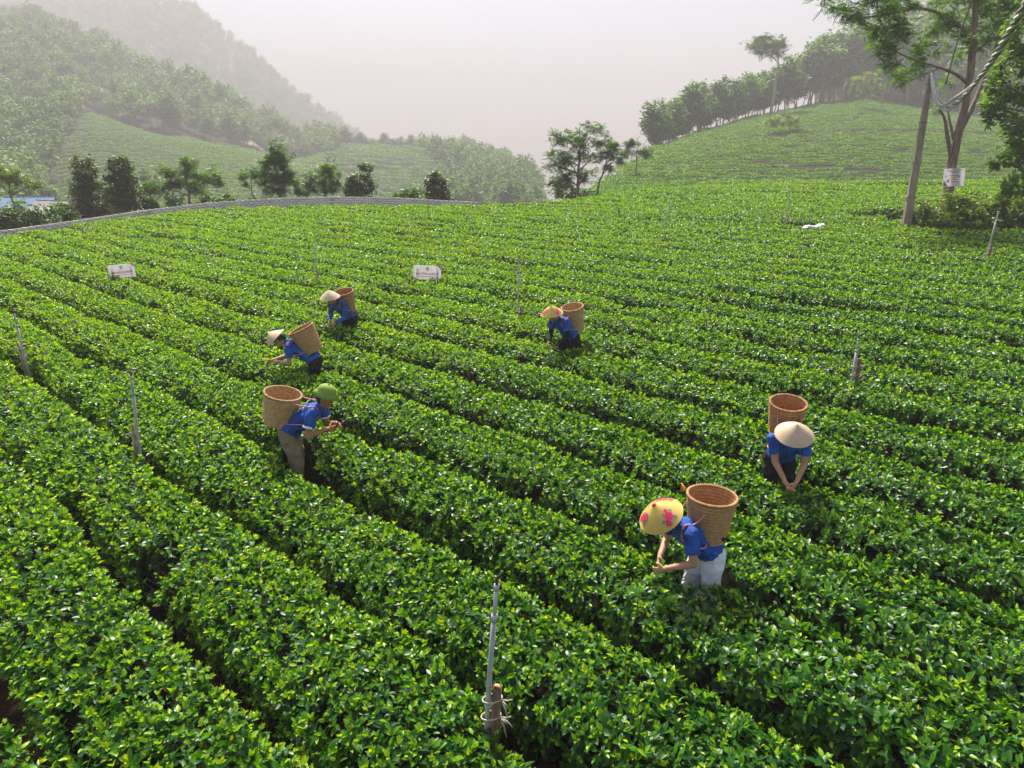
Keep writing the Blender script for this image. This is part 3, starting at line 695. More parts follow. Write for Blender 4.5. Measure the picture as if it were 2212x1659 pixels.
def make_basket(loc, rot, rt, rb, h, label, straps, tail=None, knots=False, leaves=False):
    key = (rt, rb, h)
    if key not in _basket_cache: _basket_cache[key] = basket_mesh(*key)
    wl, rm, bs = _basket_cache[key]
    e = empty('basket', loc, 0, label, 'basket', 'woven picking baskets carried on the back'); e.rotation_euler = rot.to_euler()
    link('wall', wl, None, e); link('rim', rm, None, e); link('base', bs, None, e)
    inv = (Matrix.Translation(loc) @ rot.to_4x4()).inverted()
    for path, mt in straps:
        mb = MB(); mb.tube([inv @ Vector(p) for p in path], .0075, 6); mb.build('strap', mt, e)
    if tail:
        mb = MB(); pts = [Vector((rt * .5, rt * .85, h)), Vector((rt * .7, rt * .9, h + .05)), Vector((rt * 1.0, rt * .8, h + .05)), Vector((rt * 1.25, rt * .6, h - .01)), Vector((rt * 1.35, rt * .5, h - .07))]
        mb.tube([tail @ p for p in pts], [.006, .006, .006, .007, .012], 6); mb.build('cord_tail', M['cord_orange'], e)
    if knots:
        for a in (math.pi * .93, math.pi * 1.30):
            mb = MB(); p = Vector((rt * 1.01 * math.cos(a), rt * 1.01 * math.sin(a), h * .86))
            for k in range(5): mb.ell(p + Vector((random.Random(k).uniform(-.02, .02), -.006, random.Random(k + 9).uniform(-.03, .02))), (.014, .012, .018), None, 8, 5)
            mb.build('cord_knot', M['cord'], e)
    if leaves:
        mb = MB(); rs = random.Random(5)
        for k in range(70):
            a, q = rs.uniform(0, 6.28), rb * 1.0 * math.sqrt(rs.random()); lf, lF = leaf_shape(.07, .03, 3)
            mx = Euler((rs.uniform(-.4, .4), rs.uniform(-.4, .4), rs.uniform(0, 6.28))).to_matrix()
            mb.add([mx @ Vector(v) + Vector((q * math.cos(a), q * math.sin(a), .05 + .04 * rs.random())) for v in lf], [tuple(f) for f in lF])
        o = mb.build('picked_leaves', M['tea'], e); o['kind'] = 'stuff'
    return e

PEOPLE_CLEAR = []
def make_person(label, blabel, hat_px, head_dir, lean, sc, hands, shirt, sleeve, pants, skin, hat, hat_tilt, btilt, bsize=(.222, .165, .40), boff=(0, 0), cuff=False, tail=False,
                knots=False, leaves=False, hip_back=.10, hip_z=.87, strap=None, man=False, side_lean=0.0, yaw=0.0, prints=None, hand_px=None, rim_px=None):
    d = Vector((head_dir[0], head_dir[1])).normalized(); rz = math.atan2(d.y, d.x) - math.pi / 2
    L = R(lean); td = Vector((math.sin(side_lean), math.sin(L), math.cos(L))).normalized(); bn = Vector((0, -math.cos(L), math.sin(L)))
    v = lambda x, y, z: Vector((x, y, z)) * sc
    H = v(0, -hip_back, hip_z); C = H + td * .40 * sc; NB = H + td * .50 * sc
    hp = R(min(lean + 12, 66)); ha = Vector((0, math.sin(hp), math.cos(hp)))
    if man: hp = R(24); ha = Vector((0, math.sin(hp), math.cos(hp)))
    hf = Vector((0, math.cos(hp), -math.sin(hp)))
    HC = NB + (td * .07 + ha * .11 + hf * .02) * sc if not man else NB + (td * .02 + ha * .125 + hf * .02) * sc
    ht = R(hat_tilt); hx = Vector((math.sin(yaw), math.sin(ht), math.cos(ht))).normalized()
    RC = HC + hx * (.012 if hat != 'pith' else .045) * sc + ha * .03 * sc
    # place: the hat rim's centre is where the picture has it
    gx, gy = on_field(hat_px[0], hat_px[1], RC.z)
    off = Matrix.Rotation(rz, 3, 'Z') @ RC
    loc = Vector((gx - off.x, gy - off.y, 0)); loc.z = gz1(loc.x, loc.y)
    root = empty('person', loc, rz, label, 'person', 'people picking tea in the field')
    Rz = Matrix.Rotation(rz, 3, 'Z')
    def sag(px, py, xo=0.0):                           # local point in the body's upright plane (xo beside it) seen at that picture position
        u, vv = (px - 1106) / FPX, (py - 829.5) / FPX
        dr = Vector((u, math.cos(PITCH) - vv * math.sin(PITCH), -(math.sin(PITCH) + vv * math.cos(PITCH)))); nx_ = Rz @ Vector((1, 0, 0)); o_ = Vector((0, 0, CAMZ))
        t_ = (loc + nx_ * xo - o_).dot(nx_) / dr.dot(nx_); return Rz.inverted() @ (o_ + dr * t_ - loc)
    if hand_px: hands = [sag(p[0], p[1], xo) / sc for p, xo in zip(hand_px, (-.08, .08))]
    b = MB()
    # trunk, neck and head
    b.ell(H, Vector((.150, .115, .115)) * sc, frame_from(td)); b.ell(H + td * .16 * sc, Vector((.128, .098, .16)) * sc, frame_from(td))
    b.ell(H + td * .33 * sc, Vector((.152, .102, .17)) * sc, frame_from(td))
    capsule(b, NB - td * .05 * sc, HC - ha * .05 * sc, .053 * sc, .047 * sc)
    hm = Matrix((Vector((1, 0, 0)), hf, ha)).transposed()
    b.ell(HC, Vector((.076, .094, .112)) * sc, hm, 18, 12); b.ell(HC + (hf * .035 - ha * .055) * sc, Vector((.055, .058, .055)) * sc, hm)
    b.ell(HC + (hf * .098 - ha * .012) * sc, Vector((.012, .018, .022)) * sc, hm, 8, 6)
    for sgn in (-1, 1): b.ell(HC + Vector((sgn * .078 * sc, 0, 0)) - hf * .005, Vector((.010, .020, .030)) * sc, hm, 8, 6)
    # legs
    legs = []
    for sgn in (-1, 1):
        hj = H + v(sgn * .085, 0, -.02); kn = v(sgn * .10, -.035 + .035 * sgn, .46); an = v(sgn * .105, -.09 + .05 * sgn, .07)
        capsule(b, hj, kn, .082 * sc, .058 * sc); capsule(b, kn, an, .056 * sc, .036 * sc)
        b.ell(an + v(0, .06, -.035), Vector((.042, .115, .036)) * sc)
        legs.append((hj, kn, an))
    # arms
    arms = []
    for sgn, tgt in zip((-1, 1), hands):
        S = NB - td * .035 * sc + Vector((sgn * .165 * sc, 0, 0)); T = Vector(tgt) * sc
        E, W = ik(S, T, .275 * sc, .245 * sc, Vector((sgn * .30, -.20, -.8)))
        b.ell(S, .056 * sc); capsule(b, S, E, .049 * sc, .039 * sc); capsule(b, E, W, .039 * sc, .026 * sc)
        fd = ((W - E).normalized() + Vector((-sgn * .35, .25, -.35))).normalized()
        hand(b, W + fd * .01, fd, Vector((-sgn * .9, -.1, -.3)), sgn * (1 if True else -1), sc)
        arms.append((S, E, W))
    remeshed(b, 'body', .0075, 4, skin, root)
    # shirt
    s = MB()
    s.ell(H + td * .03 * sc, Vector((.176, .140, .115)) * sc, frame_from(td)); s.ell(H + td * .17 * sc, Vector((.162, .126, .18)) * sc, frame_from(td))
    s.ell(H + td * .34 * sc, Vector((.176, .122, .18)) * sc, frame_from(td))
    capsule(s, NB - td * .03 * sc - Vector((.10 * sc, 0, 0)), NB - td * .03 * sc + Vector((.10 * sc, 0, 0)), .075 * sc, .075 * sc)
    capsule(s, NB - td * .02 * sc, NB + td * .035 * sc, .07 * sc, .060 * sc)
    for S, E, W in arms:
        s.ell(S, .068 * sc)
        if sleeve == 'long':
            capsule(s, S, E, .064 * sc, .055 * sc); capsule(s, E, E.lerp(W, .90), .055 * sc, .046 * sc)
        else:
            e2 = S.lerp(E, .62); s.tube([S, S.lerp(e2, .5), e2], [.066 * sc, .069 * sc, .072 * sc], 14)
    sh = remeshed(s, 'shirt', .009, 5, shirt, root, fold=.040)
    if sleeve == 'dark':                                               # separate dark under-sleeves
        u = MB()
        for S, E, W in arms: capsule(u, S.lerp(E, .5), E, .050 * sc, .046 * sc); capsule(u, E, E.lerp(W, .93), .046 * sc, .036 * sc)
        remeshed(u, 'under_sleeves', .009, 3, M['black_cloth'], root)
    if cuff:
        for S, E, W in arms:
            e2 = S.lerp(E, .62); dd = (E - S).normalized(); q = MB(); q.tube([e2 - dd * .022, e2 + dd * .004], [.074 * sc, .0755 * sc], 20, True); q.build('cuff', M['white_cloth'], root)
    # trousers
    t = MB(); t.ell(H + v(0, 0, -.02), Vector((.168, .138, .125)) * sc, frame_from(td.lerp(Vector((0, 0, 1)), .5)))
    for hj, kn, an in legs:
        capsule(t, hj, kn, .104 * sc, .082 * sc); capsule(t, kn, an.lerp(kn, .12), .082 * sc, .072 * sc)
    remeshed(t, 'trousers', .010, 5, pants, root, fold=.040)
    # hair, eyes, mouth
    hr = MB(); hr.ell(HC - hf * .018 * sc + ha * .012 * sc, Vector((.083, .092, .110)) * sc, hm)
    if not man: hr.ell(HC - hf * .075 * sc - ha * .05 * sc, Vector((.045, .04, .06)) * sc, hm)
    remeshed(hr, 'hair', .010, 3, M['hair'], root)
    for sgn in (-1, 1):
        e = MB(); e.ell(HC + (hf * .086 + ha * .008 + Vector((sgn * .031, 0, 0))) * sc, Vector((.014, .006, .007)) * sc, hm, 10, 6); e.build('eye', M['eye'], root)
    e = MB(); e.ell(HC + (hf * .089 - ha * .052) * sc, Vector((.024, .007, .007)) * sc, hm, 10, 6); e.build('mouth', M['lip'], root)
    if hat == 'pith': pith_hat(root, RC, hx, hf)
    else: cone_hat(root, RC, hx, hat)
    # print on the back of the shirt
    if prints:
        q = MB(); fm = Matrix((Vector((1, 0, 0)), td, bn)).transposed()
        for (x, a, wx, wy) in prints:
            q.box(H + td * a * sc + bn * (.137 - abs(x) * .25) * sc + Vector((x * sc, 0, 0)), (wx, wy, .004), fm)
        q.build('back_print', M['white_cloth'], root, False)
    # basket (a thing of its own) hanging on the back
    rt_, rb_, bh = bsize
    B = H + td * .30 * sc + bn * (.115 * sc + rt_ * .93) + Vector((0, boff[0], boff[1]))
    bt = R(btilt); bax = Vector((0, math.sin(bt), math.cos(bt)))
    if rim_px: B = sag(*rim_px) - bax * bh * .5
    pr_ = lambda p: tuple(round(float(q[0])) for q in proj([list(loc + Rz @ p)]))
    print('PERSON', label[:30], 'root', [round(c, 2) for c in loc], 'hat', pr_(RC), 'hip', pr_(H), 'hands', [tuple(round(c, 2) for c in h) for h in hands], 'S', [tuple(round(c, 2) for c in a[0]) for a in arms], 'B', [round(c, 2) for c in B], 'rim', pr_(B + bax * bh * .5))
    W2 = lambda p: loc + Rz @ p
    brot = Rz @ frame_from(bax)
    bl = W2(B - bax * bh * .5)
    straps = []
    for (S, E, W), sgn in zip(arms, (-1, 1)):
        top = B + bax * bh * .30 + Vector((sgn * rt_ * .62, rt_ * .72, 0)); bot = B - bax * bh * .42 + Vector((sgn * rb_ * .75, rb_ * .62, 0))
        fr = -bn
        path = [top, S + bn * .085 * sc - Vector((sgn * .045 * sc, 0, 0)), S + td * .075 * sc - Vector((sgn * .05 * sc, 0, 0)) + bn * .02, S + fr * .085 * sc - Vector((sgn * .05, 0, 0)),
                S - td * .10 * sc + fr * .085 * sc + Vector((sgn * .0, 0, 0)), S - td * .20 * sc + Vector((sgn * .028, 0, 0)) + fr * .02, bot]
        # smooth the path
        pts = []
        for i in range(len(path) - 1):
            p0, p1, p2, p3 = path[max(i - 1, 0)], path[i], path[i + 1], path[min(i + 2, len(path) - 1)]
            for k in range(5):
                tt = k / 5; pts.append(.5 * ((2 * p1) + (p2 - p0) * tt + (2 * p0 - 5 * p1 + 4 * p2 - p3) * tt ** 2 + (3 * p1 - p0 - 3 * p2 + p3) * tt ** 3))
        pts.append(path[-1]); straps.append(([W2(p) for p in pts], strap or M['cord']))
    make_basket(bl, brot, rt_, rb_, bh, blabel, straps, Matrix.Rotation(0, 3, 'Z') if tail else None, knots, leaves)
    PEOPLE_CLEAR.append((loc.x, loc.y, .27 * sc, 0)); h2 = W2(H); PEOPLE_CLEAR.append((h2.x, h2.y, .25 * sc, 0))
    for hj, kn, an in legs:
        p = W2(kn); PEOPLE_CLEAR.append((p.x, p.y, .17, 0))
    return root

make_person('woman in white trousers and yellow hat printed with roses, bending over the tea', 'open basket with orange cord on the back of the white trousered picker',
            (1428, 1118), (-.93, -.36), 47, 1.0, [(-.07, .37, .80), (.10, .33, .82)], M['blue'], 'short', M['white_trousers'], M['skin'], 'flower', 33, -2,
            (.222, .160, .41), tail=True, leaves=True, prints=[(0, .42, .10, .012), (0, .40, .07, .010)], hand_px=[(1440, 1228), (1426, 1200)], rim_px=(1538, 1072))
make_person('woman facing us in plain palm hat, both hands down in the leaves', 'basket behind the picker who faces the camera',
            (1715, 943), (-.20, -1), 46, 1.0, [(-.10, .42, .76), (.02, .43, .75)], M['blue'], 'short', M['black_cloth'], M['skin'], 'palm', 22, 10,
            (.205, .150, .40), (.02, .03))
make_person('woman with long black sleeves under a blue shirt and yellow flowered hat', 'tall basket on the back of the black sleeved picker',
            (1192, 680), (-.72, -.66), 44, 1.0, [(-.20, .40, .76), (.06, .36, .70)], M['blue'], 'dark', M['black_cloth'], M['skin'], 'flower', 12, 14,
            (.205, .150, .46), hand_px=[(1206, 748), (1185, 738)], rim_px=(1236, 664))
make_person('woman bent far forward, face hidden by her tilted pale hat, arms stretched left', 'tilted basket on the back of the deeply bent picker',
            (596, 733), (-1, -.12), 54, 1.0, [(-.10, .52, .80), (.08, .50, .78)], M['blue'], 'short', M['black_cloth'], M['skin'], 'palm', 46, 24,
            (.220, .165, .42), prints=[(.05, .40, .05, .012)], hand_px=[(600, 782), (588, 778)], rim_px=(650, 711))
make_person('woman in long blue sleeves and pale conical hat, farthest of the pickers', 'basket on the back of the farthest picker',
            (713, 645), (-.48, -.88), 45, 1.0, [(-.16, .36, .76), (.10, .36, .74)], M['blue_b'], 'long', M['black_cloth'], M['skin'], 'palm', 10, 14,
            (.200, .150, .42), hand_px=[(725, 698), (710, 692)], rim_px=(742, 631))
make_person('man in green sun helmet, blue shirt and khaki trousers reaching right over the tea', 'wide basket with pink cords on the back of the man in khaki trousers',
            (705, 848), (1, -.10), 53, 1.06, [(-.12, .60, .80), (.06, .47, .74)], M['blue'], 'short', M['khaki'], M['skin_tan'], 'pith', 20, 14,
            (.235, .185, .40), cuff=True, knots=True, man=True, hand_px=[(728, 914), (706, 927)], rim_px=(611, 851),
            prints=[(.10, .40, .10, .012), (.06, .36, .13, .012), (.09, .32, .05, .010), (.0, .44, .12, .02), (.08, .28, .10, .008)])

# ------------------------------------------------------------------ irrigation poles (picture positions of top and visible foot)
POLES = [  # x_top, y_top, x_foot, y_foot, radius, stake, head, label
 (1073, 1262, 1050, 1575, .018, 'wood', 'hook', 'grey riser pipe tied to a cut stake, nearest in the foreground'),
 (283, 812, 302, 975, .019, 'bamboo', 'spinner', 'grey riser pipe with sprinkler spinner and tied bamboo, left of the man'),
 (30, 678, 57, 785, .019, 'bamboo', 'spinner', 'leaning riser pipe on a bamboo stake at the left picture edge'),
 (1855, 732, 1840, 825, .021, 'wood', None, 'stout pipe tied to wooden stake, above the woman facing us'),
 (1121, 560, 1119, 690, .016, 'wood', 'hook', 'tall thin riser pipe left of the black sleeved picker'),
 (682, 518, 683, 611, .016, 'wood', None, 'thin pole behind the farthest picker, left of the right board'),
 (283, 507, 286, 541, .016, None, None, 'small thin pole behind the left white board'),
 (440, 526, 445, 571, .016, None, None, 'thin pole midway between the left board and the farthest picker'),
 (132, 466, 133, 500, .016, None, None, 'thin pole by the left end of the block wall'),
 (172, 462, 184, 509, .016, 'wood', None, 'leaning pole beside the block wall, under the dark round trees'),
 (477, 436, 478, 459, .016, None, None, 'short pole against the block wall, right of the spreading tree'),
 (755, 460, 756, 488, .016, None, 'green', 'greenish pole below the block wall, right of the tall tree'),
 (925, 432, 925, 463, .016, None, 'green', 'greenish pole at the wall below the orange tipped tree'),
 (1014, 455, 1015, 497, .016, None, 'green', 'greenish pole near the right end of the block wall'),
 (584, 457, 585, 471, .016, None, None, 'very short pole just below the highest stretch of the wall'),
 (1449, 420, 1432, 520, .017, 'wood', None, 'tall slanting pole in front of the tea hill, right of the thin tree'),
 (1334, 448, 1334, 468, .018, 'wood', None, 'short dark pole in the far field below the airy tree'),
 (1618, 418, 1617, 459, .016, None, None, 'thin pole in the far field left of the white sack'),
 (1705, 418, 1698, 481, .017, 'wood', None, 'pipe on a dark stake just left of the white sack'),
 (1824, 405, 1823, 433, .016, None, None, 'small thin pole right of the white sack, toward the hill'),
 (2157, 456, 2131, 556, .020, 'wood', 'bagged', 'leaning pole with a white plastic bag tied on, at the right edge'),
]
POLE_CLEAR = []
for (xt, yt, xb, yb, rad, stake, head, lab) in POLES:
    X, Y = on_field(xb, yb, .62); g = gz1(X, Y)
    foot = Vector((X, Y, g - .05)); mid = Vector((X, Y, g + .62)); top = pix(xt, yt, Y)
    foot = mid + (mid - top).normalized() * (.67 / max(.3, (top - mid).normalized().z))
    e = empty('sprinkler_pole', foot, 0, lab, 'pole', 'irrigation poles standing in the tea'); o0 = Vector(foot)
    ax = (top - foot).normalized(); Ln = (top - foot).length
    P = lambda t, off=Vector((0, 0, 0)): ax * (t * Ln) + off
    mb = MB(); mb.tube([P(0), P(.3, Vector((.004, 0, 0))), P(.62, Vector((-.003, 0, 0))), P(.86)], [rad] * 4, 10)
    mb.build('pipe', M['pvc_green'] if head == 'green' else M['pvc'], e)
    mb = MB(); mb.tube([P(.84), P(1.0)], [rad * .78] * 2, 10); mb.tube([P(.845), P(.875)], [rad * 1.22] * 2, 10); mb.tube([P(.975), P(1.0)], [rad * 1.05] * 2, 10)
    mb.build('coupling', M['pvc'], e)
    mb = MB()
    if head == 'spinner':
        mb.tube([P(1), P(1.0) + ax * .06], [.012, .010], 8); c = P(1) + ax * .075
        mb.tube([c + Vector((-.085, .01, -.012)), c + Vector((-.04, 0, .018)), c + Vector((.0, 0, .02)), c + Vector((.05, 0, .016)), c + Vector((.085, .01, -.008))], [.012, .010, .013, .010, .014], 8)
        mb.tube([c + Vector((-.05, 0, -.02)), c + Vector((.05, 0, -.02))], [.008, .008], 6); mb.box(c + Vector((.07, 0, .02)), (.04, .05, .008))
        mb.build('sprinkler_head', M['brass'], e)
    elif head in ('hook', 'green', 'bagged') or stake:
        c = P(1)
        mb.tube([c, c + ax * .05, c + ax * .07 + Vector((.02, 0, 0)), c + ax * .10 + Vector((.03, 0, 0))], [.012, .011, .010, .008], 8)
        mb.tube([c + ax * .045 + Vector((-.025, 0, .01)), c + ax * .045 + Vector((.03, 0, 0))], [.008, .008], 6); mb.build('sprinkler_head', M['brass'], e)
    if stake:
        sl = .60 if rad > .017 else .5; side = Vector((.055 if xb > 400 else -.05, -.012, 0))
        m2 = M['wood'] if stake == 'wood' else M['bamboo']; sr = .034 if stake == 'wood' else .026
        if rad < .0175: sr *= .7
        mb = MB(); tl = 1.05 / Ln if rad > .0175 else .95 / Ln
        mb.tube([P(0, side), P(tl * .5, side + Vector((.006, 0, 0))), P(tl, side)], [sr * 1.05, sr, sr * .95], 9, True, .06); mb.build('stake', m2, e)
        mb = MB(); mb.tube([P(tl, side), P(tl, side) + ax * .012 + Vector((.004, .006, 0))], [sr * .9, sr * .55], 7); mb.build('cut_end', M['cut'], e)
        for q in (.90, .76):
            mb = MB(); cc = P(tl * q, side * .5); rr = sr + rad + .008
            mb.tube([cc + Vector((rr * 1.15 * math.cos(a), rr * .72 * math.sin(a), .012 * math.cos(a))) for a in [i * 2 * math.pi / 14 for i in range(15)]], .006, 5, False)
            if rad >= .018:
                k0 = cc + side.normalized() * rr
                for dx, dy, dz in ((.05, -.03, -.02), (.08, -.02, .03), (.05, -.03, -.14), (-.10 if q > .8 else .09, -.02, -.06)):
                    mb.tube([k0, k0 + Vector((dx * .6, dy, dz * .35)), k0 + Vector((dx, dy * 1.4, dz))], [.006, .006, .004], 5)
            mb.build('tie', M['tie'], e)
    if head == 'bagged':
        mb = MB(); c = P(.30); rs = random.Random(2)
        for k in range(7): mb.ell(c + Vector((rs.uniform(-.09, .09), rs.uniform(-.06, .02) - .03, rs.uniform(-.07, .07))), (rs.uniform(.05, .09), .05, rs.uniform(.05, .08)), None, 9, 6)
        remeshed(mb, 'plastic_bag', .02, 2, M['bag'], e)
    POLE_CLEAR.append((X, Y - .08, .16 if rad > .018 else .05, 0))

# ------------------------------------------------------------------ white boards in the tea
def text_mesh(txt, size, mat, parent, loc, rot, squeeze=1.0, name='lettering'):
    cu = bpy.data.curves.new('t', 'FONT'); cu.body = txt; cu.size = size; cu.align_x = 'CENTER'; cu.align_y = 'CENTER'; cu.extrude = 0.0015; cu.offset = size * .018
    o = bpy.data.objects.new('t', cu); COL.objects.link(o); dg = bpy.context.evaluated_depsgraph_get()
    me = bpy.data.meshes.new_from_object(o.evaluated_get(dg)); bpy.data.objects.remove(o); bpy.data.curves.remove(cu)
    for vv in me.vertices: vv.co.x *= squeeze
    me.materials.clear(); q = link(name, me, mat, parent); q.location = loc; q.rotation_euler = rot
    return q

def board(x0, y0, x1, y1, x2, y2, label):
    """lower-left, lower-right, upper-left picture corners"""
    cx, cyy = (x0 + x1) / 2, (y0 + y1) / 2
    X, Y = on_field(cx, cyy, .66); sc = FPX / math.hypot(Y, CAMZ - 1) * 1.0
    A = pix(x0, y0, Y); Bp = pix(x1, y1, Y); Cc = pix(x2, y2, Y)
    W = (Bp - A).length; Hh = (Cc - A).length; roll = math.atan2(Bp.z - A.z, Bp.x - A.x)
    e = empty('sign_board', (A + Bp) / 2, 0, label, 'sign', 'white boards standing in the tea'); e.rotation_euler = (R(-8), -roll, 0)
    mb = MB(); mb.box((0, 0, Hh / 2), (W, .014, Hh)); mb.build('panel', M['white'], e, False)
    for sx in (-.36, .36): mb = MB(); mb.tube([(sx * W, .02, Hh * .8), (sx * W, .03, -.75)], .017, 8); mb.build('post', M['wood'], e)
    fy = -.0092; rt = (R(90), 0, 0)
    text_mesh('VÙNG TRỒNG NGUYÊN LIỆU', Hh * .21, M['red'], e, (0, fy, Hh * .40), rt, .84 * W / 1.0 / (Hh * .21 * 13.4))
    mb = MB(); mb.box((0, fy, Hh * .215), (W * .80, .003, Hh * .035)); mb.build('small_print', M['orange'], e, False)
    mb = MB(); mb.tube([(W * .045 * math.cos(a) , fy, Hh * .78 + W * .048 * math.sin(a)) for a in [R(-60) + i * R(300) / 14 for i in range(15)]], W * .011, 6)
    mb.tube([(0, fy, Hh * .71), (0, fy, Hh * .80)], W * .013, 6); mb.build('emblem', M['red'], e)
    mb = MB(); mb.box((0, fy, Hh * .63), (W * .15, .003, Hh * .03)); mb.build('emblem_caption', M['orange'], e, False)
    # red corner ribbons
    mb = MB(); mb.add([(W * .25, fy, Hh * .985), (W * .49, fy, Hh * .985), (W * .49, fy, Hh * .76), (W * .40, fy, Hh * .93)], [(0, 3, 2, 1)])
    mb.add([(-W * .49, fy, Hh * .02), (-W * .34, fy, Hh * .02), (-W * .42, fy, Hh * .07), (-W * .49, fy, Hh * .20)], [(0, 1, 2, 3)]); mb.build('corner_ribbon', M['red'], e, False)
    mb = MB(); mb.add([(W * .33, fy - .002, Hh * .96), (W * .485, fy - .002, Hh * .80), (W * .485, fy - .002, Hh * .70), (W * .43, fy - .002, Hh * .86)], [(0, 3, 2, 1)]); mb.build('corner_fold', M['navy_print'], e, False)
    return X, Y
B1 = board(238, 603, 294, 597, 232, 574, 'white board with red writing tilted slightly, left of the pickers')
B2 = board(893, 603, 953, 605, 894, 573, 'white board with red writing, level, right of the farthest picker')
BOARD_CLEAR = [(B1[0], B1[1] - .35, .3, 0), (B2[0], B2[1] - .25, .22, 0)]

make_rows([], PEOPLE_CLEAR + POLE_CLEAR + BOARD_CLEAR)

# ------------------------------------------------------------------ block wall round the far side of the field
def build_wall():
    wp = np.array(WALL[1:]); seg = np.hypot(*np.diff(wp, axis=0).T); cum = np.concatenate([[0], np.cumsum(seg)]); tot = cum[-1]
    at = lambda d: (np.interp(d, cum, wp[:, 0]), np.interp(d, cum, wp[:, 1]))
    hx = [-24, -20.6, -18, -15.6, -12, -9, -6, -3.5, -1.6]; hh = [.78, .80, .87, .98, 1.07, 1.08, 1.01, .86, .76]
    g = lambda x, y: field_z(x, y)
    X0, Y0 = at(0); e = empty('block_wall', (X0, Y0, g(X0, Y0)), 0, 'low wall of pale concrete blocks curving round the far left of the field', 'wall'); base = Vector(e.location)
    mb = MB(); n = 60                                                    # mortar behind the block faces
    pts = [at(tot * i / n) for i in range(n + 1)]
    V, F = [], []
    for i, (x, y) in enumerate(pts):
        xa, ya = at(max(0, tot * i / n - .2)); xb, yb = at(min(tot, tot * i / n + .2)); t = Vector((xb - xa, yb - ya, 0)).normalized(); nn = Vector((t.y, -t.x, 0))
        h = float(np.interp(x, hx, hh)) - .012; z = g(x, y)
        for o, zz in ((.045, -.1), (.045, h), (-.045, h), (-.045, -.1)): V.append(Vector((x, y, z + zz)) + nn * o - base)
    for i in range(n):
        for k in range(3): a = i * 4 + k; F.append((a, a + 4, a + 5, a + 1))
    mb.add(V, F); mb.build('mortar', M['mortar'], e)
    bl, bh = .26, .105; meshes = []
    for mt in ('block', 'block_b', 'block_c'):
        q = MB(); c = .008; sx, sy, sz = bl / 2 - .006, .056, bh / 2 - .005
        q.add([(x * (sx - (c if abs(y) > .9 else 0)), y * sy, z * (sz - (c if abs(y) > .9 else 0))) for y in (-1, 1) for z in (-1, 1) for x in (-1, 1)],
              [(0, 1, 3, 2), (4, 6, 7, 5), (0, 4, 5, 1), (2, 3, 7, 6), (0, 2, 6, 4), (1, 5, 7, 3)])
        me = q.mesh('block', False); me.materials.append(M[mt]); meshes.append(me)
    spots = []
    nb = int(tot / bl); rs = random.Random(4)
    for i in range(nb):
        x, y = at((i + .5) * bl); h = float(np.interp(x, hx, hh)); nrow = 6
        for r in range(nrow):
            d = (i + .5 + (.5 if r % 2 else 0)) * bl
            if d > tot - .1: continue
            x, y = at(d); xa, ya = at(d - .1); xb, yb = at(d + .1)
            spots.append((r, x, y, g(x, y) + float(np.interp(x, hx, hh)) - bh * (r + .5), math.atan2(yb - ya, xb - xa)))
    spots.sort(key=lambda s: (s[0], ))
    one = [s for s in spots if s[0] < 6]
    vis = sorted([s for s in one], key=lambda s: s[0] + (0 if -18 < s[1] else 1.6))[:300]; vs = set(map(id, vis))
    rest = MB(); bmv = [v.co.copy() for v in meshes[0].vertices]; bmf = [tuple(p.vertices) for p in meshes[0].polygons]
    for s_ in one:
        r, x, y, z, a = s_; p = Vector((x, y, z)) - base + Vector((0, 0, rs.uniform(-.004, .004)))
        if id(s_) in vs:
            o = link('block', meshes[rs.choice((0, 0, 1, 2))], None, e); o.location = p; o.rotation_euler = (rs.uniform(-.02, .02), 0, a + rs.uniform(-.02, .02))
        else:
            mx = Matrix.Rotation(a, 3, 'Z'); rest.add([mx @ v + p for v in bmv], bmf)
    o = rest.build('lower_blocks', M['block'], e, False); o['kind'] = 'stuff'
build_wall()

# ------------------------------------------------------------------ trees
def scatter_mesh(name, pV, pF, P, eul, S, lv, mat):
    n = len(P); cx, cy_, cz = np.cos(eul).T; sx, sy, sz = np.sin(eul).T
    Rm = np.empty((n, 3, 3))
    Rm[:, 0, 0] = cy_ * cz; Rm[:, 0, 1] = sx * sy * cz - cx * sz; Rm[:, 0, 2] = cx * sy * cz + sx * sz
    Rm[:, 1, 0] = cy_ * sz; Rm[:, 1, 1] = sx * sy * sz + cx * cz; Rm[:, 1, 2] = cx * sy * sz - sx * cz
    Rm[:, 2, 0] = -sy; Rm[:, 2, 1] = sx * cy_; Rm[:, 2, 2] = cx * cy_
    V = np.einsum('nij,kj->nki', Rm, pV) * np.asarray(S)[:, None, None] + P[:, None, :]
    F = pF[None] + (np.arange(n) * len(pV))[:, None, None]
    me = mesh_np(name, V.reshape(-1, 3), F.reshape(-1, pF.shape[1]), True); with_lv(me, np.repeat(lv, len(pV))); me.materials.append(mat)
    return me
OVAL = (np.array([(0, 0, 0), (-.26, .45, .06), (0, 1, -.10), (.26, .45, .06)], float), np.array([[0, 3, 2, 1]]))
def frond_proto(nl=7):
    V, F = [], []
    for i in range(nl):
        t = (i + .6) / nl; y = t; z = -.35 * t * t; l = .30 * math.sin(math.pi * (.18 + .8 * t)) + .05; wd = .060
        for sg in (-1, 1):
            b = len(V); V += [(0, y, z), (sg * l * .5, y + wd + .05, z + .01), (sg * l, y + .10, z - .05), (sg * l * .5, y - wd + .05, z + .0)]; F.append((b, b + 1, b + 2, b + 3))
    return np.array(V), np.array(F)
FROND = frond_proto()

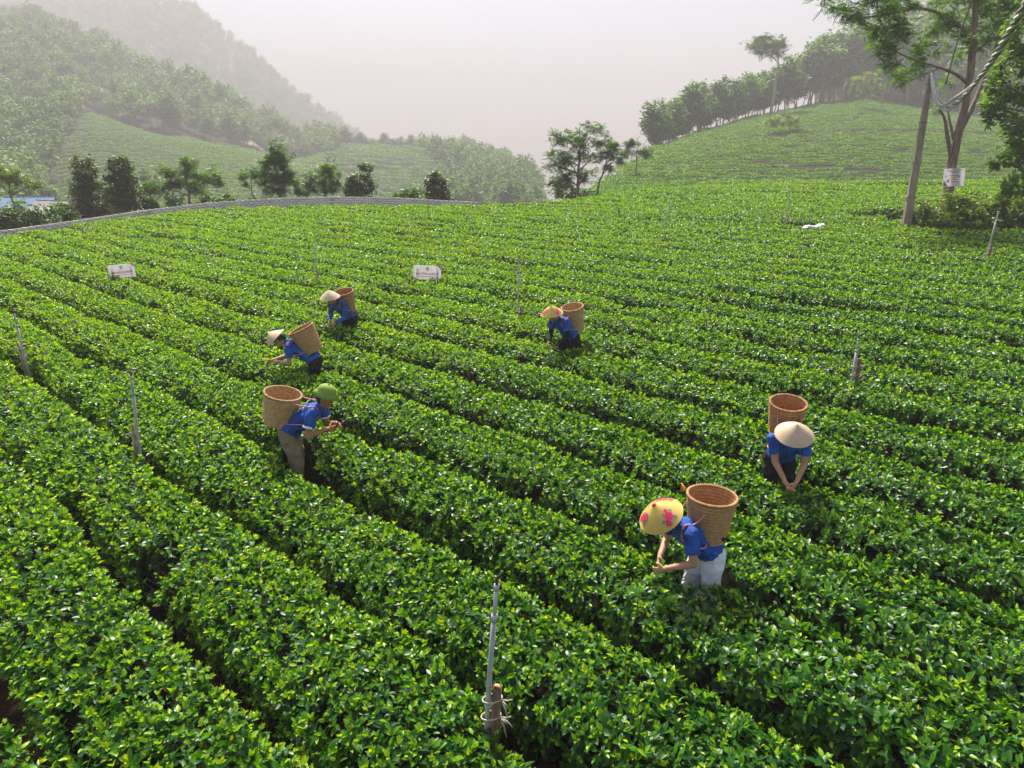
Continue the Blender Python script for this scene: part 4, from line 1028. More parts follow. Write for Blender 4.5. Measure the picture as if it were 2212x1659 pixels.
def crown_points(lobes, n, r, sub=16, spread=.30, shell=.45):
    """leaf positions in clumps through a set of ellipsoids; gaps stay open between the clumps"""
    vol = np.array([l[3] * l[4] * l[5] for l in lobes]) ** .72; vol /= vol.sum(); out = []
    for l, f in zip(lobes, vol):
        m = max(4, int(n * f)); ns = max(4, int(sub * r.uniform(.8, 1.2)))
        d = r.normal(0, 1, (ns, 3)); d /= np.linalg.norm(d, axis=1)[:, None]; rr = (shell + (1 - shell) * r.random(ns)) ** .8
        cs = d * rr[:, None] * np.array(l[3:6]) + np.array(l[:3])
        k = r.integers(0, ns, m); sr = spread * np.array(l[3:6]) * r.uniform(.6, 1.3, ns)[k][:, None]
        out.append(cs[k] + r.normal(0, 1, (m, 3)) * sr * .62)
    return np.vstack(out)

def crown_mesh(lobes, n, size, mat, seed, leaf='oval', sub=16, spread=.30, shell=.45, lvm=.5, lvs=.24):
    r = np.random.default_rng(seed); P = crown_points(lobes, n, r, sub, spread, shell); m = len(P)
    pr = OVAL if leaf == 'oval' else FROND
    eul = np.stack([r.normal(-.1 if leaf == 'oval' else .0, .55, m), r.normal(0, .5, m), r.uniform(0, 6.283, m)], -1)
    lv = np.clip(r.normal(lvm, lvs, m), 0, 1)
    return scatter_mesh('crown', pr[0], pr[1], P, eul, size * r.uniform(.65, 1.35, m), lv, mat)

def limb(mb, a, b, r0, r1, bend, rs, n=5):
    a, b = Vector(a), Vector(b); L = (b - a).length; off = Vector((rs.uniform(-1, 1), rs.uniform(-1, 1), rs.uniform(-.2, .6))) * bend * L
    mb.tube([a.lerp(b, i / n) + off * math.sin(math.pi * i / n) for i in range(n + 1)], [r0 + (r1 - r0) * i / n for i in range(n + 1)], 7)

def trunk_mesh(H, rad, lobes, seed, lean=(0, 0), mat=None, forks=0, frac=(.25, .75), twigs=2):
    rs = random.Random(seed); mb = MB(); n = 8; top = H * .92
    path = [Vector((lean[0] * (i / n) ** 1.3 + rs.uniform(-1, 1) * .03 * H * (i > 0) * .5, lean[1] * (i / n) + rs.uniform(-1, 1) * .012 * H * (i > 0), top * i / n - (.3 if i == 0 else 0))) for i in range(n + 1)]
    mb.tube(path, [rad * (1.25 if i == 0 else 1) * (1 - .85 * i / n) for i in range(n + 1)], 9, True, .05)
    for l in lobes:
        c = Vector(l[:3]); t = min(.9, max(frac[0], (c.z - l[5] * .9) / top * .9)); i = t * n; j = int(i); a = path[j].lerp(path[min(n, j + 1)], i - j)
        limb(mb, a, c, rad * (1 - .8 * t) * .62, rad * .12, .10, rs)
        for k in range(twigs):
            q = c + Vector((rs.uniform(-1, 1) * l[3], rs.uniform(-1, 1) * l[4], rs.uniform(-.4, .9) * l[5])) * .75
            limb(mb, a.lerp(c, rs.uniform(.45, .85)), q, rad * .2, rad * .06, .1, rs, 3)
    me = mb.mesh('trunk'); me.materials.append(mat or M['bark']); return me

def tree(name, label, x, Y, ytop, lobes_px, leaf_n, leaf_size, mat, rad, seed, leaf='oval', group=None, cat='tree', sub=16, spread=.3, shell=.45, bark=None, lean=(0, 0), lvm=.5, twigs=2, base_dx=0, trunk=True):
    """lobes_px: crown lobes as (picture x, picture y, half width px, half height px, depth offset m)"""
    kk_ = float(far_k(Y)); Y = fy1(Y); leaf_size *= kk_; rad *= kk_; lean = (lean[0] * kk_, lean[1] * kk_)
    p = pix(x, 400, Y); X = p.x; g = gz1(X, Y); H = pix(x, ytop, Y).z - g; m = Y / FPX / (math.cos(PITCH) + .1)
    lob = []
    for (lx, ly, hw, hh, dy) in lobes_px:
        q = pix(lx, ly, Y + dy); a = hw * Y / FPX * .95; b = hh * Y / FPX * .95
        lob.append((q.x - X, dy, q.z - g, a, max(a * .8, b * .6) if a < 3 else a, b))
    e = empty(name, (X, Y, g), 0, label, cat, group)
    if trunk: link('trunk', trunk_mesh(H, rad, lob, seed, lean, bark, twigs=twigs), None, e)
    link('crown', crown_mesh(lob, leaf_n, leaf_size, mat, seed, leaf, sub, spread, shell, lvm), None, e)
    return e

GW = 'trees standing behind the block wall'
tree('dense_tree', 'tall narrow dark tree with reddish leaves, left one of the dark pair', 183, 38.5, 334, [(183, 365, 26, 28, 0), (178, 400, 34, 30, .2), (190, 435, 38, 34, -.2), (196, 462, 30, 18, 0)], 4300, .19, M['dark_leaf'], .13, 11, group=GW, sub=30, spread=.26, shell=.35, lvm=.70)
tree('dense_tree', 'rounded dark tree, right one of the dark pair behind the wall', 263, 39.5, 334, [(258, 362, 28, 27, 0), (262, 398, 40, 32, .2), (268, 430, 38, 28, -.2)], 4300, .19, M['dark_leaf'], .13, 12, group=GW, sub=30, spread=.26, shell=.35, lvm=.66)
tree('spreading_tree', 'loose spreading tree with drooping side branches, right of the dark pair', 405, 42, 344, [(352, 372, 13, 16, 0), (402, 362, 24, 20, 0), (385, 388, 30, 18, .4), (430, 385, 26, 18, -.3), (463, 385, 18, 20, .3), (338, 400, 30, 17, .2), (415, 405, 24, 12, .3)], 1500, .34, M['mid_leaf'], .12, 13, 'frond', GW, sub=9, spread=.34, lvm=.45)
tree('tall_tree', 'tallest tree behind the wall, tapering layered green crown', 602, 43, 300, [(592, 322, 18, 18, 0), (610, 346, 28, 15, .2), (588, 352, 24, 16, -.2), (604, 374, 38, 15, 0), (590, 392, 28, 15, .3), (620, 385, 22, 14, -.3), (598, 412, 20, 12, 0)], 2100, .30, M['mid_leaf'], .11, 14, 'frond', GW, sub=12, spread=.32, lvm=.42)
tree('small_tree', 'small umbrella shaped tree left of the tallest tree', 543, 44, 362, [(545, 374, 24, 12, 0), (528, 388, 14, 14, .2), (566, 386, 14, 14, -.2)], 420, .30, M['mid_leaf'], .06, 15, 'frond', GW, sub=10, lvm=.4)
tree('spreading_tree', 'loose green tree just right of the tallest tree behind the wall', 703, 44, 350, [(700, 366, 26, 16, 0), (680, 385, 24, 18, .3), (725, 380, 24, 18, -.3), (700, 402, 34, 14, 0), (668, 408, 16, 12, .2)], 1000, .32, M['mid_leaf'], .10, 16, 'frond', GW, sub=10, spread=.32, lvm=.45)
tree('dense_tree', 'broad low dark tree with a wispy top at the wall', 778, 43, 350, [(794, 362, 16, 12, .5), (776, 392, 28, 22, 0), (778, 418, 36, 24, 0), (760, 410, 22, 22, .2)], 3000, .20, M['dark_leaf'], .11, 17, group=GW, sub=26, spread=.26, shell=.35, lvm=.5)
tree('dense_tree', 'dark rounded tree tipped with orange flowers near the wall end', 943, 42, 370, [(938, 388, 22, 18, 0), (944, 412, 30, 24, .2), (948, 430, 32, 18, -.2)], 2600, .20, M['orange_leaf'], .10, 18, group=GW, sub=26, spread=.26, shell=.35, lvm=.55)
tree('shrub', 'rounded green shrub left of the orange tipped tree', 893, 44, 402, [(893, 420, 22, 20, 0), (868, 428, 24, 12, .3)], 1100, .20, M['mid_leaf'], .05, 19, group='shrubs behind the block wall', cat='shrub', sub=18)
tree('yellow_tree', 'bright yellow green feathery tree cut by the left picture edge', 20, 42, 348, [(10, 372, 30, 18, 0), (48, 388, 30, 14, .4), (-30, 385, 40, 20, 0), (75, 398, 16, 8, 0)], 900, .34, M['yellow_leaf'], .12, 20, 'frond', GW, sub=9, spread=.32, lvm=.5)
tree('shrub', 'big dark leafy shrub at the left end of the block wall', 45, 33, 446, [(50, 472, 48, 26, 0), (10, 478, 34, 24, .3), (95, 482, 28, 18, 0)], 2300, .20, M['dark_leaf'], .06, 21, group='shrubs behind the block wall', cat='shrub', sub=26, lvm=.6)
tree('shrub', 'green shrub between the blue roof and the dark pair of trees', 128, 36, 438, [(125, 460, 30, 22, 0), (150, 472, 20, 16, 0)], 1100, .20, M['mid_leaf'], .05, 22, group='shrubs behind the block wall', cat='shrub', sub=18, lvm=.4)
tree('shrub', 'small round dark shrub right of the dark pair of trees', 325, 40, 425, [(326, 442, 20, 17, 0)], 800, .19, M['dark_leaf'], .05, 23, group='shrubs behind the block wall', cat='shrub', sub=18, lvm=.6)
tree('shrub', 'low green shrub under the loose spreading tree', 455, 43.5, 410, [(450, 425, 26, 14, 0), (485, 428, 22, 11, 0)], 800, .20, M['mid_leaf'], .05, 24, group='shrubs behind the block wall', cat='shrub', sub=16, lvm=.5)
tree('small_tree', 'thin pale green sapling between tallest tree and wall crest', 640, 46, 392, [(640, 405, 14, 14, 0), (655, 418, 16, 10, 0)], 420, .26, M['mid_leaf'], .04, 25, 'frond', GW, sub=8, lvm=.6)
# airy trees by the far corner of the field
tree('airy_tree', 'tall airy tree with open feathery crown in the middle distance', 1250, 45, 258, [(1280, 272, 26, 12, 0), (1225, 300, 30, 18, .4), (1195, 292, 14, 14, 0), (1262, 300, 26, 15, -.4), (1300, 305, 22, 16, .3), (1250, 325, 26, 16, 0), (1205, 335, 26, 14, .5), (1235, 355, 38, 18, 0), (1185, 355, 14, 12, .3), (1280, 345, 20, 16, -.3), (1220, 380, 36, 16, .4), (1265, 380, 24, 18, 0), (1210, 398, 20, 14, .2)], 1500, .36, M['mid_leaf'], .13, 31, 'frond', 'airy trees at the field corner', sub=9, spread=.28, lvm=.28, bark=M['bark'])
tree('airy_tree', 'slender forked tree right of the tall airy tree', 1287, 44, 296, [(1322, 318, 20, 10, 0), (1308, 335, 16, 10, .3), (1335, 335, 12, 9, 0), (1318, 362, 14, 8, -.3), (1345, 345, 10, 8, 0)], 340, .36, M['mid_leaf'], .09, 32, 'frond', 'airy trees at the field corner', sub=7, spread=.3, lvm=.28, lean=(.9, 0))
tree('airy_tree', 'single thin stemmed tree with small open crown before the tea hill', 1372, 58, 294, [(1372, 312, 18, 14, 0), (1358, 325, 14, 9, .4), (1388, 328, 13, 9, 0), (1400, 332, 14, 6, 0)], 330, .42, M['mid_leaf'], .08, 33, 'frond', 'airy trees at the field corner', sub=8, spread=.3, lvm=.3)
tree('shrub', 'dark shrub at the foot of the tall airy tree', 1225, 47, 398, [(1222, 414, 30, 16, 0), (1255, 420, 26, 14, .3), (1195, 405, 16, 14, .4)], 1100, .24, M['mid_leaf'], .05, 34, group='shrubs at the field corner', cat='shrub', sub=18, lvm=.3)
# trees on the tea hill
tree('tall_tree', 'lone tall tree with flat dark crown rising above the forest edge', 1650, 103.5, 78, [(1655, 92, 36, 14, 0), (1640, 106, 24, 12, .5), (1682, 108, 20, 13, 0), (1662, 116, 16, 9, 0)], 900, .62, M['forest'], .24, 41, 'frond', None, sub=14, spread=.3, lvm=.18, bark=M['bark_pale'])
tree('hill_tree', 'pale green flat topped tree low on the tea hill', 1692, 80, 244, [(1690, 256, 38, 9, 0), (1665, 264, 20, 7, .4), (1715, 266, 20, 7, 0), (1682, 288, 10, 6, 0)], 380, .50, M['yellow_leaf'], .10, 42, 'frond', 'scattered trees on the tea hill', sub=9, lvm=.5, bark=M['bark_pale'])
tree('hill_tree', 'pale tiered tree high on the tea hill near the forest', 1878, 97, 150, [(1872, 166, 34, 11, 0), (1850, 178, 18, 8, 0), (1885, 192, 28, 9, .4), (1870, 205, 24, 7, 0)], 420, .55, M['yellow_leaf'], .12, 43, 'frond', 'scattered trees on the tea hill', sub=10, lvm=.3, bark=M['bark_pale'])
tree('hill_tree', 'small pale tree at the left end of the forest edge', 1404, 78, 318, [(1403, 328, 24, 8, 0), (1420, 336, 12, 6, 0)], 200, .45, M['yellow_leaf'], .07, 44, 'frond', 'scattered trees on the tea hill', sub=7, lvm=.3)
tree('hill_tree', 'thin pale stemmed tree behind the leaning utility pole', 2022, 75, 215, [(2035, 228, 20, 10, 0), (2018, 240, 14, 7, 0)], 200, .45, M['mid_leaf'], .09, 45, 'frond', 'scattered trees on the tea hill', sub=7, lvm=.5, bark=M['bark_pale'])

# ---- plantation trees along the edge of the tea hill: four kinds, copied
def proto_tree(H, crown, seed, mat, bark, n=800, size=.5, rad=.09):
    return trunk_mesh(H, rad, crown, seed, (0, 0), bark, twigs=1), crown_mesh(crown, n, size, mat, seed, 'oval', 22, .3, .3, .5, .26), H
PT = []
for i in range(5):
    r_ = random.Random(60 + i); H = 8.0
    cr = [(r_.uniform(-.5, .5), r_.uniform(-.5, .5), H * z, H * w_, H * w_, H * .14) for z, w_ in ((.43, .14), (.56, .21), (.71, .21), (.87, .14))]
    PT.append(proto_tree(H, cr, 60 + i, M['forest'], M['bark'], 1250, .50))
def copy_tree(pt, loc, sc, rz, name, label, group, wide=1.0):
    e = empty(name, loc, rz, label, 'tree', group); e.scale = (sc * wide, sc * wide, sc)
    link('trunk', pt[0], None, e); link('crown', pt[1], None, e); return e
rs = random.Random(21); kk = 0
for i in range(130):
    u = .194 + (.66 - .194) * max(0, (i + rs.uniform(-1.6, 1.6)) / 130) ** 1.1
    crest = np.interp(u, [.15, .189, .25, .317, .40, .478, .54, .607, .711], [70, 85, 97, 105, 112, 115, 112, 108, 105])
    Y = crest + (.6, 3.5, 7.0)[i % 3] + rs.uniform(-1.4, 1.4); X = u * Y
    hgt = np.interp(u, [.18, .22, .28, .36, .42, .48, .55, .7], [5.4, 6.2, 6.5, 7.0, 9.0, 10.3, 10.5, 10.5]) * rs.uniform(.76, 1.14)
    kf_ = float(far_k(Y)); X *= kf_; Y *= kf_; hgt *= kf_
    copy_tree(PT[rs.randrange(5)], (X, Y, gz1(X, Y) - .2), hgt / 8, rs.uniform(0, 6.28), 'plantation_tree', 'slim straight plantation tree in the close set line along the top of the tea hill', 'plantation trees lining the tea hill top', rs.uniform(1.0, 1.38))
rs = random.Random(33)
for i in range(22):                                  # line of trees on the middle hill
    u = -.255 + .16 * (i + rs.uniform(-.4, .4)) / 22; Y = 200 + rs.uniform(-2, 2); X = u * Y
    kf_ = float(far_k(Y)); X *= kf_; Y *= kf_
    copy_tree(PT[i % 5], (X, Y, gz1(X, Y) - 1.2), rs.uniform(.5, .85) * kf_, rs.uniform(0, 6.28), 'ridge_tree', 'small tree in the line along the crest of the middle tea hill', 'trees along the crest of the middle tea hill', 1.5)
for i in range(40):                                  # trees and scrub in the hollow behind the wall
    u = -.74 + .66 * (i + rs.uniform(-.4, .4)) / 40; Y = rs.uniform(50, 84); X = u * Y
    if 62 < Y < 76 and u < -.45: Y = 52; X = u * Y
    kf_ = float(far_k(Y)); X *= kf_; Y *= kf_
    copy_tree(PT[(i * 3) % 5], (X, Y, gz1(X, Y) - 1.0), kf_ * rs.uniform(.36, .62) * (1.15 if u < -.45 else .8), rs.uniform(0, 6.28), 'hollow_tree', 'hazy green tree in the hollow behind the block wall', 'trees in the hollow behind the wall', 1.25)

# ---- forest masses
def forest_proto(seed, tall):
    r_ = random.Random(seed); H = 8.0
    cr = [(r_.uniform(-.4, .4), r_.uniform(-.4, .4), H * z, H * w_, H * w_, H * h_) for z, w_, h_ in (((.45, .20, .16), (.66, .23, .17), (.85, .15, .13)) if tall else ((.5, .27, .2), (.68, .24, .18), (.6, .3, .15)))]
    me = crown_mesh(cr, 520, .62, M['forest'], seed, 'oval', 14, .34, .4, .5, .26)
    tr = trunk_mesh(H, .10, cr, seed, (0, 0), M['bark'], twigs=0)
    bm = bmesh.new(); bm.from_mesh(me); k = len(bm.faces); bm.from_mesh(tr); bm.faces.ensure_lookup_table()
    for f in bm.faces[k:]: f.material_index = 1
    bm.to_mesh(me); bm.free(); me.materials.append(M['bark'])
    return bpy.data.objects.new('forest_tree', me)
NG_FOREST = inst_group('forest_trees', [forest_proto(80 + i, i % 3 != 0) for i in range(6)])
def forest(label, u0, u1, Y0, Y1, pitch, sc, test=None, seed=0):
    r = np.random.default_rng(seed); Ys = []; Xs = []
    Y = Y0
    while Y < Y1:
        xs = np.arange(u0 * Y, u1 * Y, pitch); Xs.append(xs + r.uniform(-.5, .5, len(xs)) * pitch); Ys.append(Y + r.uniform(-.5, .5, len(xs)) * pitch); Y += pitch
    X = np.concatenate(Xs); Yv = np.concatenate(Ys); ok = np.ones(len(X), bool)
    if test is not None: ok = test(X / Yv, Yv)
    X, Yv = X[ok], Yv[ok]; n = len(X); s = sc * r.uniform(.6, 1.3, n) * (1 + .25 * n2(X / 14, Yv / 14, 6)); kf_ = far_k(Yv); X = X * kf_; Yv = Yv * kf_; s = s * kf_
    P = np.stack([X, Yv, ground_z(X, Yv) - .4 * s], -1)
    o = cloud('forest', P, np.stack([r.normal(0, .04, n), r.normal(0, .04, n), r.uniform(0, 6.28, n)], -1), np.stack([s * r.uniform(.85, 1.2, n), s * r.uniform(.85, 1.2, n), s], -1), r.integers(0, 6, n), NG_FOREST)
    tag(o, label, 'forest', None, 'stuff')
LTOP = lambda u: np.interp(u, [-.78, -.70, -.66, -.60, -.575, -.53, -.49, -.42, -.351, -.30], [62, 66, 96, 126, 152, 138, 142, 147, 153, 158])
forest('dense hazy forest covering the left hill', -1.2, -.24, 62, 236, 3.1, .78, lambda u, Y: Y > LTOP(u) + 2, 1)
forest('pale hazy forest on the great mountain behind', -1.0, -.17, 300, 470, 5.0, .95, None, 2)
forest('forested slope right of the middle tea hill', -.16, .052, 100, 205, 2.7, .62, lambda u, Y: u > np.interp(Y, [100, 150, 190, 205], [-.105, -.10, -.135, -.15]), 3)
forest('misty forest rising behind the tea hill on the right', .43, 1.2, 112, 262, 3.6, 1.12, lambda u, Y: Y > np.interp(u, [.40, .478, .54, .607, .711, 1.2], [126, 124, 121, 117, 114, 114]), 4)

# ---- tea on the hills: rows of small bushes too far to tell apart
def tea_clump(seed):
    r = np.random.default_rng(seed); n = 130
    a = r.uniform(0, 6.283, n); q = np.sqrt(r.random(n)) * .55; P = np.stack([q * np.cos(a) * 1.25, q * np.sin(a) * .70, .62 * (1 - (q / .62) ** 5 * .40) - np.abs(r.normal(0, .05, n))], -1)
    me = scatter_mesh('tea_clump', OVAL[0], OVAL[1], P, np.stack([r.normal(.3, .5, n), r.normal(0, .5, n), r.uniform(0, 6.283, n)], -1), r.uniform(.10, .20, n), np.clip(r.normal(.5, .2, n), 0, 1), M['tea_far'])
    return bpy.data.objects.new('tea_clump', me)
NG_CLUMP = inst_group('tea_clumps', [tea_clump(200 + i) for i in range(6)])
def near_line(x, y, pts, wd):
    ok = np.zeros(len(x), bool)
    for (x0, y0), (x1, y1) in zip(pts[:-1], pts[1:]):
        t = np.clip(((x - x0) * (x1 - x0) + (y - y0) * (y1 - y0)) / ((x1 - x0) ** 2 + (y1 - y0) ** 2), 0, 1)
        ok |= np.hypot(x - x0 - t * (x1 - x0), y - y0 - t * (y1 - y0)) < wd
    return ok
def hill_tea(label, u0, u1, Y0, Y1, rowp, stepx, sc, test, seed, wav, lines=()):
    r = np.random.default_rng(seed); Xs, Ys = [], []
    for Yr in np.arange(Y0, Y1, rowp):
        xs = np.arange(u0 * Yr, u1 * Yr, stepx); Xs.append(xs + r.uniform(-.3, .3, len(xs)) * stepx); Ys.append(Yr + wav * (n1(xs / 17, 3) + .5 * n1(xs / 6, 4)) + .12 * xs * 0 + r.normal(0, .03, len(xs)))
    X = np.concatenate(Xs); Y = np.concatenate(Ys); ok = test(X / Y, Y) & (r.random(len(X)) > .025)
    X, Y = X[ok], Y[ok]; kf_ = far_k(Y); X = X * kf_; Y = Y * kf_; P = np.stack([X, Y, ground_z(X, Y) - .04 * kf_], -1)
    if lines:
        px, py = proj(P + np.array([0, 0, .4])); bad = np.zeros(len(X), bool)
        for pts, wd in lines: bad |= near_line(px, py, pts, wd * 1.15)
        P = P[~bad]; kf_ = kf_[~bad]
    n = len(P); s = sc * r.uniform(.85, 1.15, n) * kf_
    o = cloud('tea_rows', P, np.stack([r.normal(0, .05, n), r.normal(0, .05, n), r.normal(0, .10, n) + np.pi * (r.random(n) < .5)], -1), s, r.integers(0, 6, n), NG_CLUMP)
    tag(o, label, 'tea rows', None, 'stuff')
CREST = lambda u: np.interp(u, [.09, .118, .15, .189, .25, .317, .40, .478, .54, .607, .711, 1.1], [47, 61, 71, 86, 98, 106, 113, 116, 113, 109, 106, 106])
LINES = [([(1648, 362), (1740, 315), (1800, 290), (1877, 242)], 3.2), ([(1560, 309), (1620, 303), (1802, 288), (1950, 287), (2175, 296)], 2.4),
         ([(1664, 360), (1760, 362), (1850, 372), (1914, 372)], 3.6), ([(1480, 358), (1560, 352), (1610, 340)], 1.5), ([(1500, 402), (1560, 392), (1640, 395)], 2.2),
         ([(1925, 328), (1965, 330)], 4), ([(2090, 332), (2130, 334)], 4), ([(1560, 372), (1590, 366), (1640, 352)], 2.0), ([(1300, 398), (1390, 365), (1500, 330)], 1.3)]
hill_tea('tea rows covering the slope of the right hill', .085, 1.0, 40, 117, 1.20, .70, 1.0,
         lambda u, Y: (Y > far_edge(u * Y) + .3) & (Y < CREST(u) - 3.0), 5, .7, LINES)
hill_tea('terraced tea rows on the left hillside below the forest', -.68, -.285, 86, 158, 1.9, .9, 1.25, lambda u, Y: (Y < LTOP(u)) & (Y > 86), 6, 1.2,
         [([(548, 352), (552, 378)], 4), ([(330, 320), (300, 370), (270, 400)], 2)])
hill_tea('tea rows on the rounded middle hill', -.30, -.085, 98, 201, 4.6, 1.6, 2.4, lambda u, Y: (Y < np.interp(u, [-.30, -.25, -.2], [170, 196, 201])) & (u < np.interp(Y, [100, 150, 190, 205], [-.105, -.10, -.135, -.15])), 7, 1.2,
         [([(650, 400), (720, 345), (790, 325)], 2), ([(700, 386), (900, 372), (1000, 378)], 1.6)])

# ------------------------------------------------------------------ utility pole, cables, right-hand trees
UX, UY = on_field(1957, 492, .55); UG = gz1(UX, UY); UT = pix(2013, 152, UY)
e = empty('utility_pole', (UX, UY, UG - .2), 0, 'tall leaning concrete utility pole with cables at its top', 'pole'); o0 = Vector(e.location)
ax = (UT - o0); mb = MB(); n = 10; V, F = [], []
for i in range(n + 1):
    t = i / n; c = ax * t; wx, wy = .165 - .09 * t, .13 - .05 * t; ch = .03
    for x, y in ((-wx + ch, -wy), (wx - ch, -wy), (wx, -wy + ch), (wx, wy - ch), (wx - ch, wy), (-wx + ch, wy), (-wx, wy - ch), (-wx, -wy + ch)): V.append(c + Vector((x, y, 0)))
for i in range(n):
    for k in range(8): F.append((i * 8 + k, i * 8 + (k + 1) % 8, (i + 1) * 8 + (k + 1) % 8, (i + 1) * 8 + k))
F.append(tuple(n * 8 + k for k in range(8))); mb.add(V, F); mb.build('shaft', M['concrete'], e, False)
mb = MB(); mb.tube([Vector((-.14, -.2, 0)), ax * .18 + Vector((-.17, -.14, 0)), ax * .45 + Vector((-.16, -.12, 0)), ax * .75 + Vector((-.11, -.1, 0)), ax * .97 + Vector((-.09, -.09, 0))], .016, 6); mb.build('down_cable', M['cable'], e)
for t in (.12, .30, .5, .72, .93):
    mb = MB(); q = 1 - .55 * t; mb.box(ax * t, (.42 * q, .32 * q, .03)); mb.build('band', M['cable'], e, False)
mb = MB(); c = ax * .965 + Vector((.0, 0, .0)); mb.box(c + Vector((.16, -.02, .02)), (.30, .05, .05)); mb.ell(c + Vector((.28, -.02, -.03)), (.04, .04, .06)); mb.ell(c + Vector((.2, -.02, -.03)), (.04, .04, .06)); mb.build('bracket', M['cable_pale'], e)
sp = empty('support_post', (UX + .34, UY - .25, UG - .1), 0, 'short round post with meter box beside the utility pole foot', 'post')
mb = MB(); mb.tube([(0, 0, 0), (.06, 0, .8), (.14, 0, 1.75)], [.055, .05, .045], 9); mb.build('post', M['bark_pale'], sp)
mb = MB(); mb.box((.27, -.06, 1.12), (.30, .14, .38)); mb.build('meter_box', M['bag'], sp, False)
mb = MB(); mb.box((-.75, -.05, .42), (.22, .12, .34)); o = mb.build('blue_canister', M['blue_roof'], None, False); o.location = sp.location
tag(o, 'small pale blue container left of the utility pole foot', 'container')

def spline(pts, n=6):
    pts = [Vector(p) for p in pts]; out = []
    for i in range(len(pts) - 1):
        p0, p1, p2, p3 = pts[max(i - 1, 0)], pts[i], pts[i + 1], pts[min(i + 2, len(pts) - 1)]
        for k in range(n):
            t = k / n; out.append(.5 * ((2 * p1) + (p2 - p0) * t + (2 * p0 - 5 * p1 + 4 * p2 - p3) * t ** 2 + (3 * p1 - p0 - 3 * p2 + p3) * t ** 3))
    return out + [pts[-1]]
cb = empty('cable_bundle', pix(2013, 160, UY), 0, 'thick twisted bundle of cables looping from pole top to upper right corner', 'cables'); c0 = Vector(cb.location)
main = spline([pix(2040, 236, UY - .3), pix(2062, 226, UY - 1), pix(2090, 200, UY - 2.5), pix(2122, 160, UY - 5), pix(2152, 118, UY - 8), pix(2182, 68, UY - 11), pix(2212, 15, UY - 13.5), pix(2270, -95, UY - 16), pix(2350, -260, UY - 18)], 14)
for ph, mt in ((0, 'cable'), (1.6, 'cable_pale'), (3.1, 'cable'), (4.7, 'cable_pale')):
    mb = MB(); mb.tube([p - c0 + Vector((.05 * math.cos(ph + i * .42), .02 * math.sin(ph + i * .3), .05 * math.sin(ph + i * .42))) for i, p in enumerate(main)], .033, 6); mb.build('strand', M[mt], cb)
for k, (dx, sag, mt) in enumerate(((0, 0, 'cable_pale'), (7, 12, 'cable_pale'), (12, -8, 'cable_pale'), (4, 20, 'cable_pale'))):
    a = spline([pix(2012, 158 + k * 3, UY - .1), pix(2014 + dx * .3, 188, UY - .25), pix(2020 + dx * .5, 212 + sag * .3, UY - .3), pix(2034 + dx, 228 + sag * .5, UY - .4), pix(2058 + dx, 214 + sag * .8, UY - 1), pix(2085 + dx * .5, 196 + sag * .4, UY - 2.3), pix(2105, 178, UY - 3.6)], 6)
    mb = MB(); mb.tube([p - c0 for p in a], .042, 6); mb.build('hanging_loop', M[mt], cb)
rp = empty('guy_rope', pix(2044, 178, UY - .2), 0, 'thin taut line rising from the pole top out of the picture', 'rope'); mb = MB()
mb.tube([Vector((0, 0, 0)), pix(2062, 110, UY - 2.4) - rp.location, pix(2082, 50, UY - 4.6) - rp.location, pix(2105, -12, UY - 6.5) - rp.location, pix(2150, -140, UY - 10) - rp.location], .022, 6); mb.build('line', M['cable'], rp)
mb = MB(); mb.box((0, 0, 0), (.06, .06, .12)); mb.build('clamp', M['cable'], rp, False)

# big tree behind the pole
BY = 30.0
def wpt(x, y, d=0): return pix(x, y, BY + d)
bx0 = wpt(2046, 445); bt = empty('big_tree', (bx0.x, BY, gz1(bx0.x, BY)), 0, 'big forked tree with feathery drooping leaves above the utility pole', 'tree'); b0 = Vector(bt.location)
mb = MB(); P_ = [b0 + Vector((0, 0, -.3)), wpt(2047, 420), wpt(2056, 350), wpt(2067, 300), wpt(2084, 230), wpt(2097, 150), wpt(2104, 60), wpt(2112, -40), wpt(2122, -160)]
mb.tube([p - b0 for p in P_], [.28, .22, .19, .175, .16, .14, .12, .10, .08], 12, True, .05); mb.build('trunk', M['bark'], bt)
for pts, r0 in (([wpt(2055, 345), wpt(2046, 290, -.2), wpt(2040, 255, -.3), wpt(2028, 235, -.4)], .10), ([wpt(2060, 300), wpt(2052, 265, .2), wpt(2048, 240, .3)], .07),
                ([wpt(2072, 285), wpt(2096, 240, .2), wpt(2118, 190, .5), wpt(2148, 110, .8), wpt(2178, 20, 1)], .13), ([wpt(2090, 180), wpt(2064, 160, -.3), wpt(2030, 146, -.6), wpt(1985, 133, -1), wpt(1935, 112, -1.3)], .075),
                ([wpt(2102, 80), wpt(2050, 40, -.4), wpt(1990, 18, -.8), wpt(1920, 30, -1.2), wpt(1860, 40, -1.6)], .085), ([wpt(2110, -20), wpt(2020, -60, -.5), wpt(1920, -45, -1), wpt(1820, -10, -1.6)], .09),
                ([wpt(2100, 120), wpt(2125, 95, .3), wpt(2150, 75, .5)], .06), ([wpt(2030, 146, -.6), wpt(1975, 170, -.8), wpt(1960, 178, -.9)], .04), ([wpt(1935, 112, -1.3), wpt(1915, 130, -1.4)], .03)):
    q = MB(); pp = spline([p - b0 for p in pts], 4); q.tube(pp, [r0 * (1 - .75 * i / len(pp)) for i in range(len(pp))], 8); q.build('branch', M['bark'], bt)
lob = []
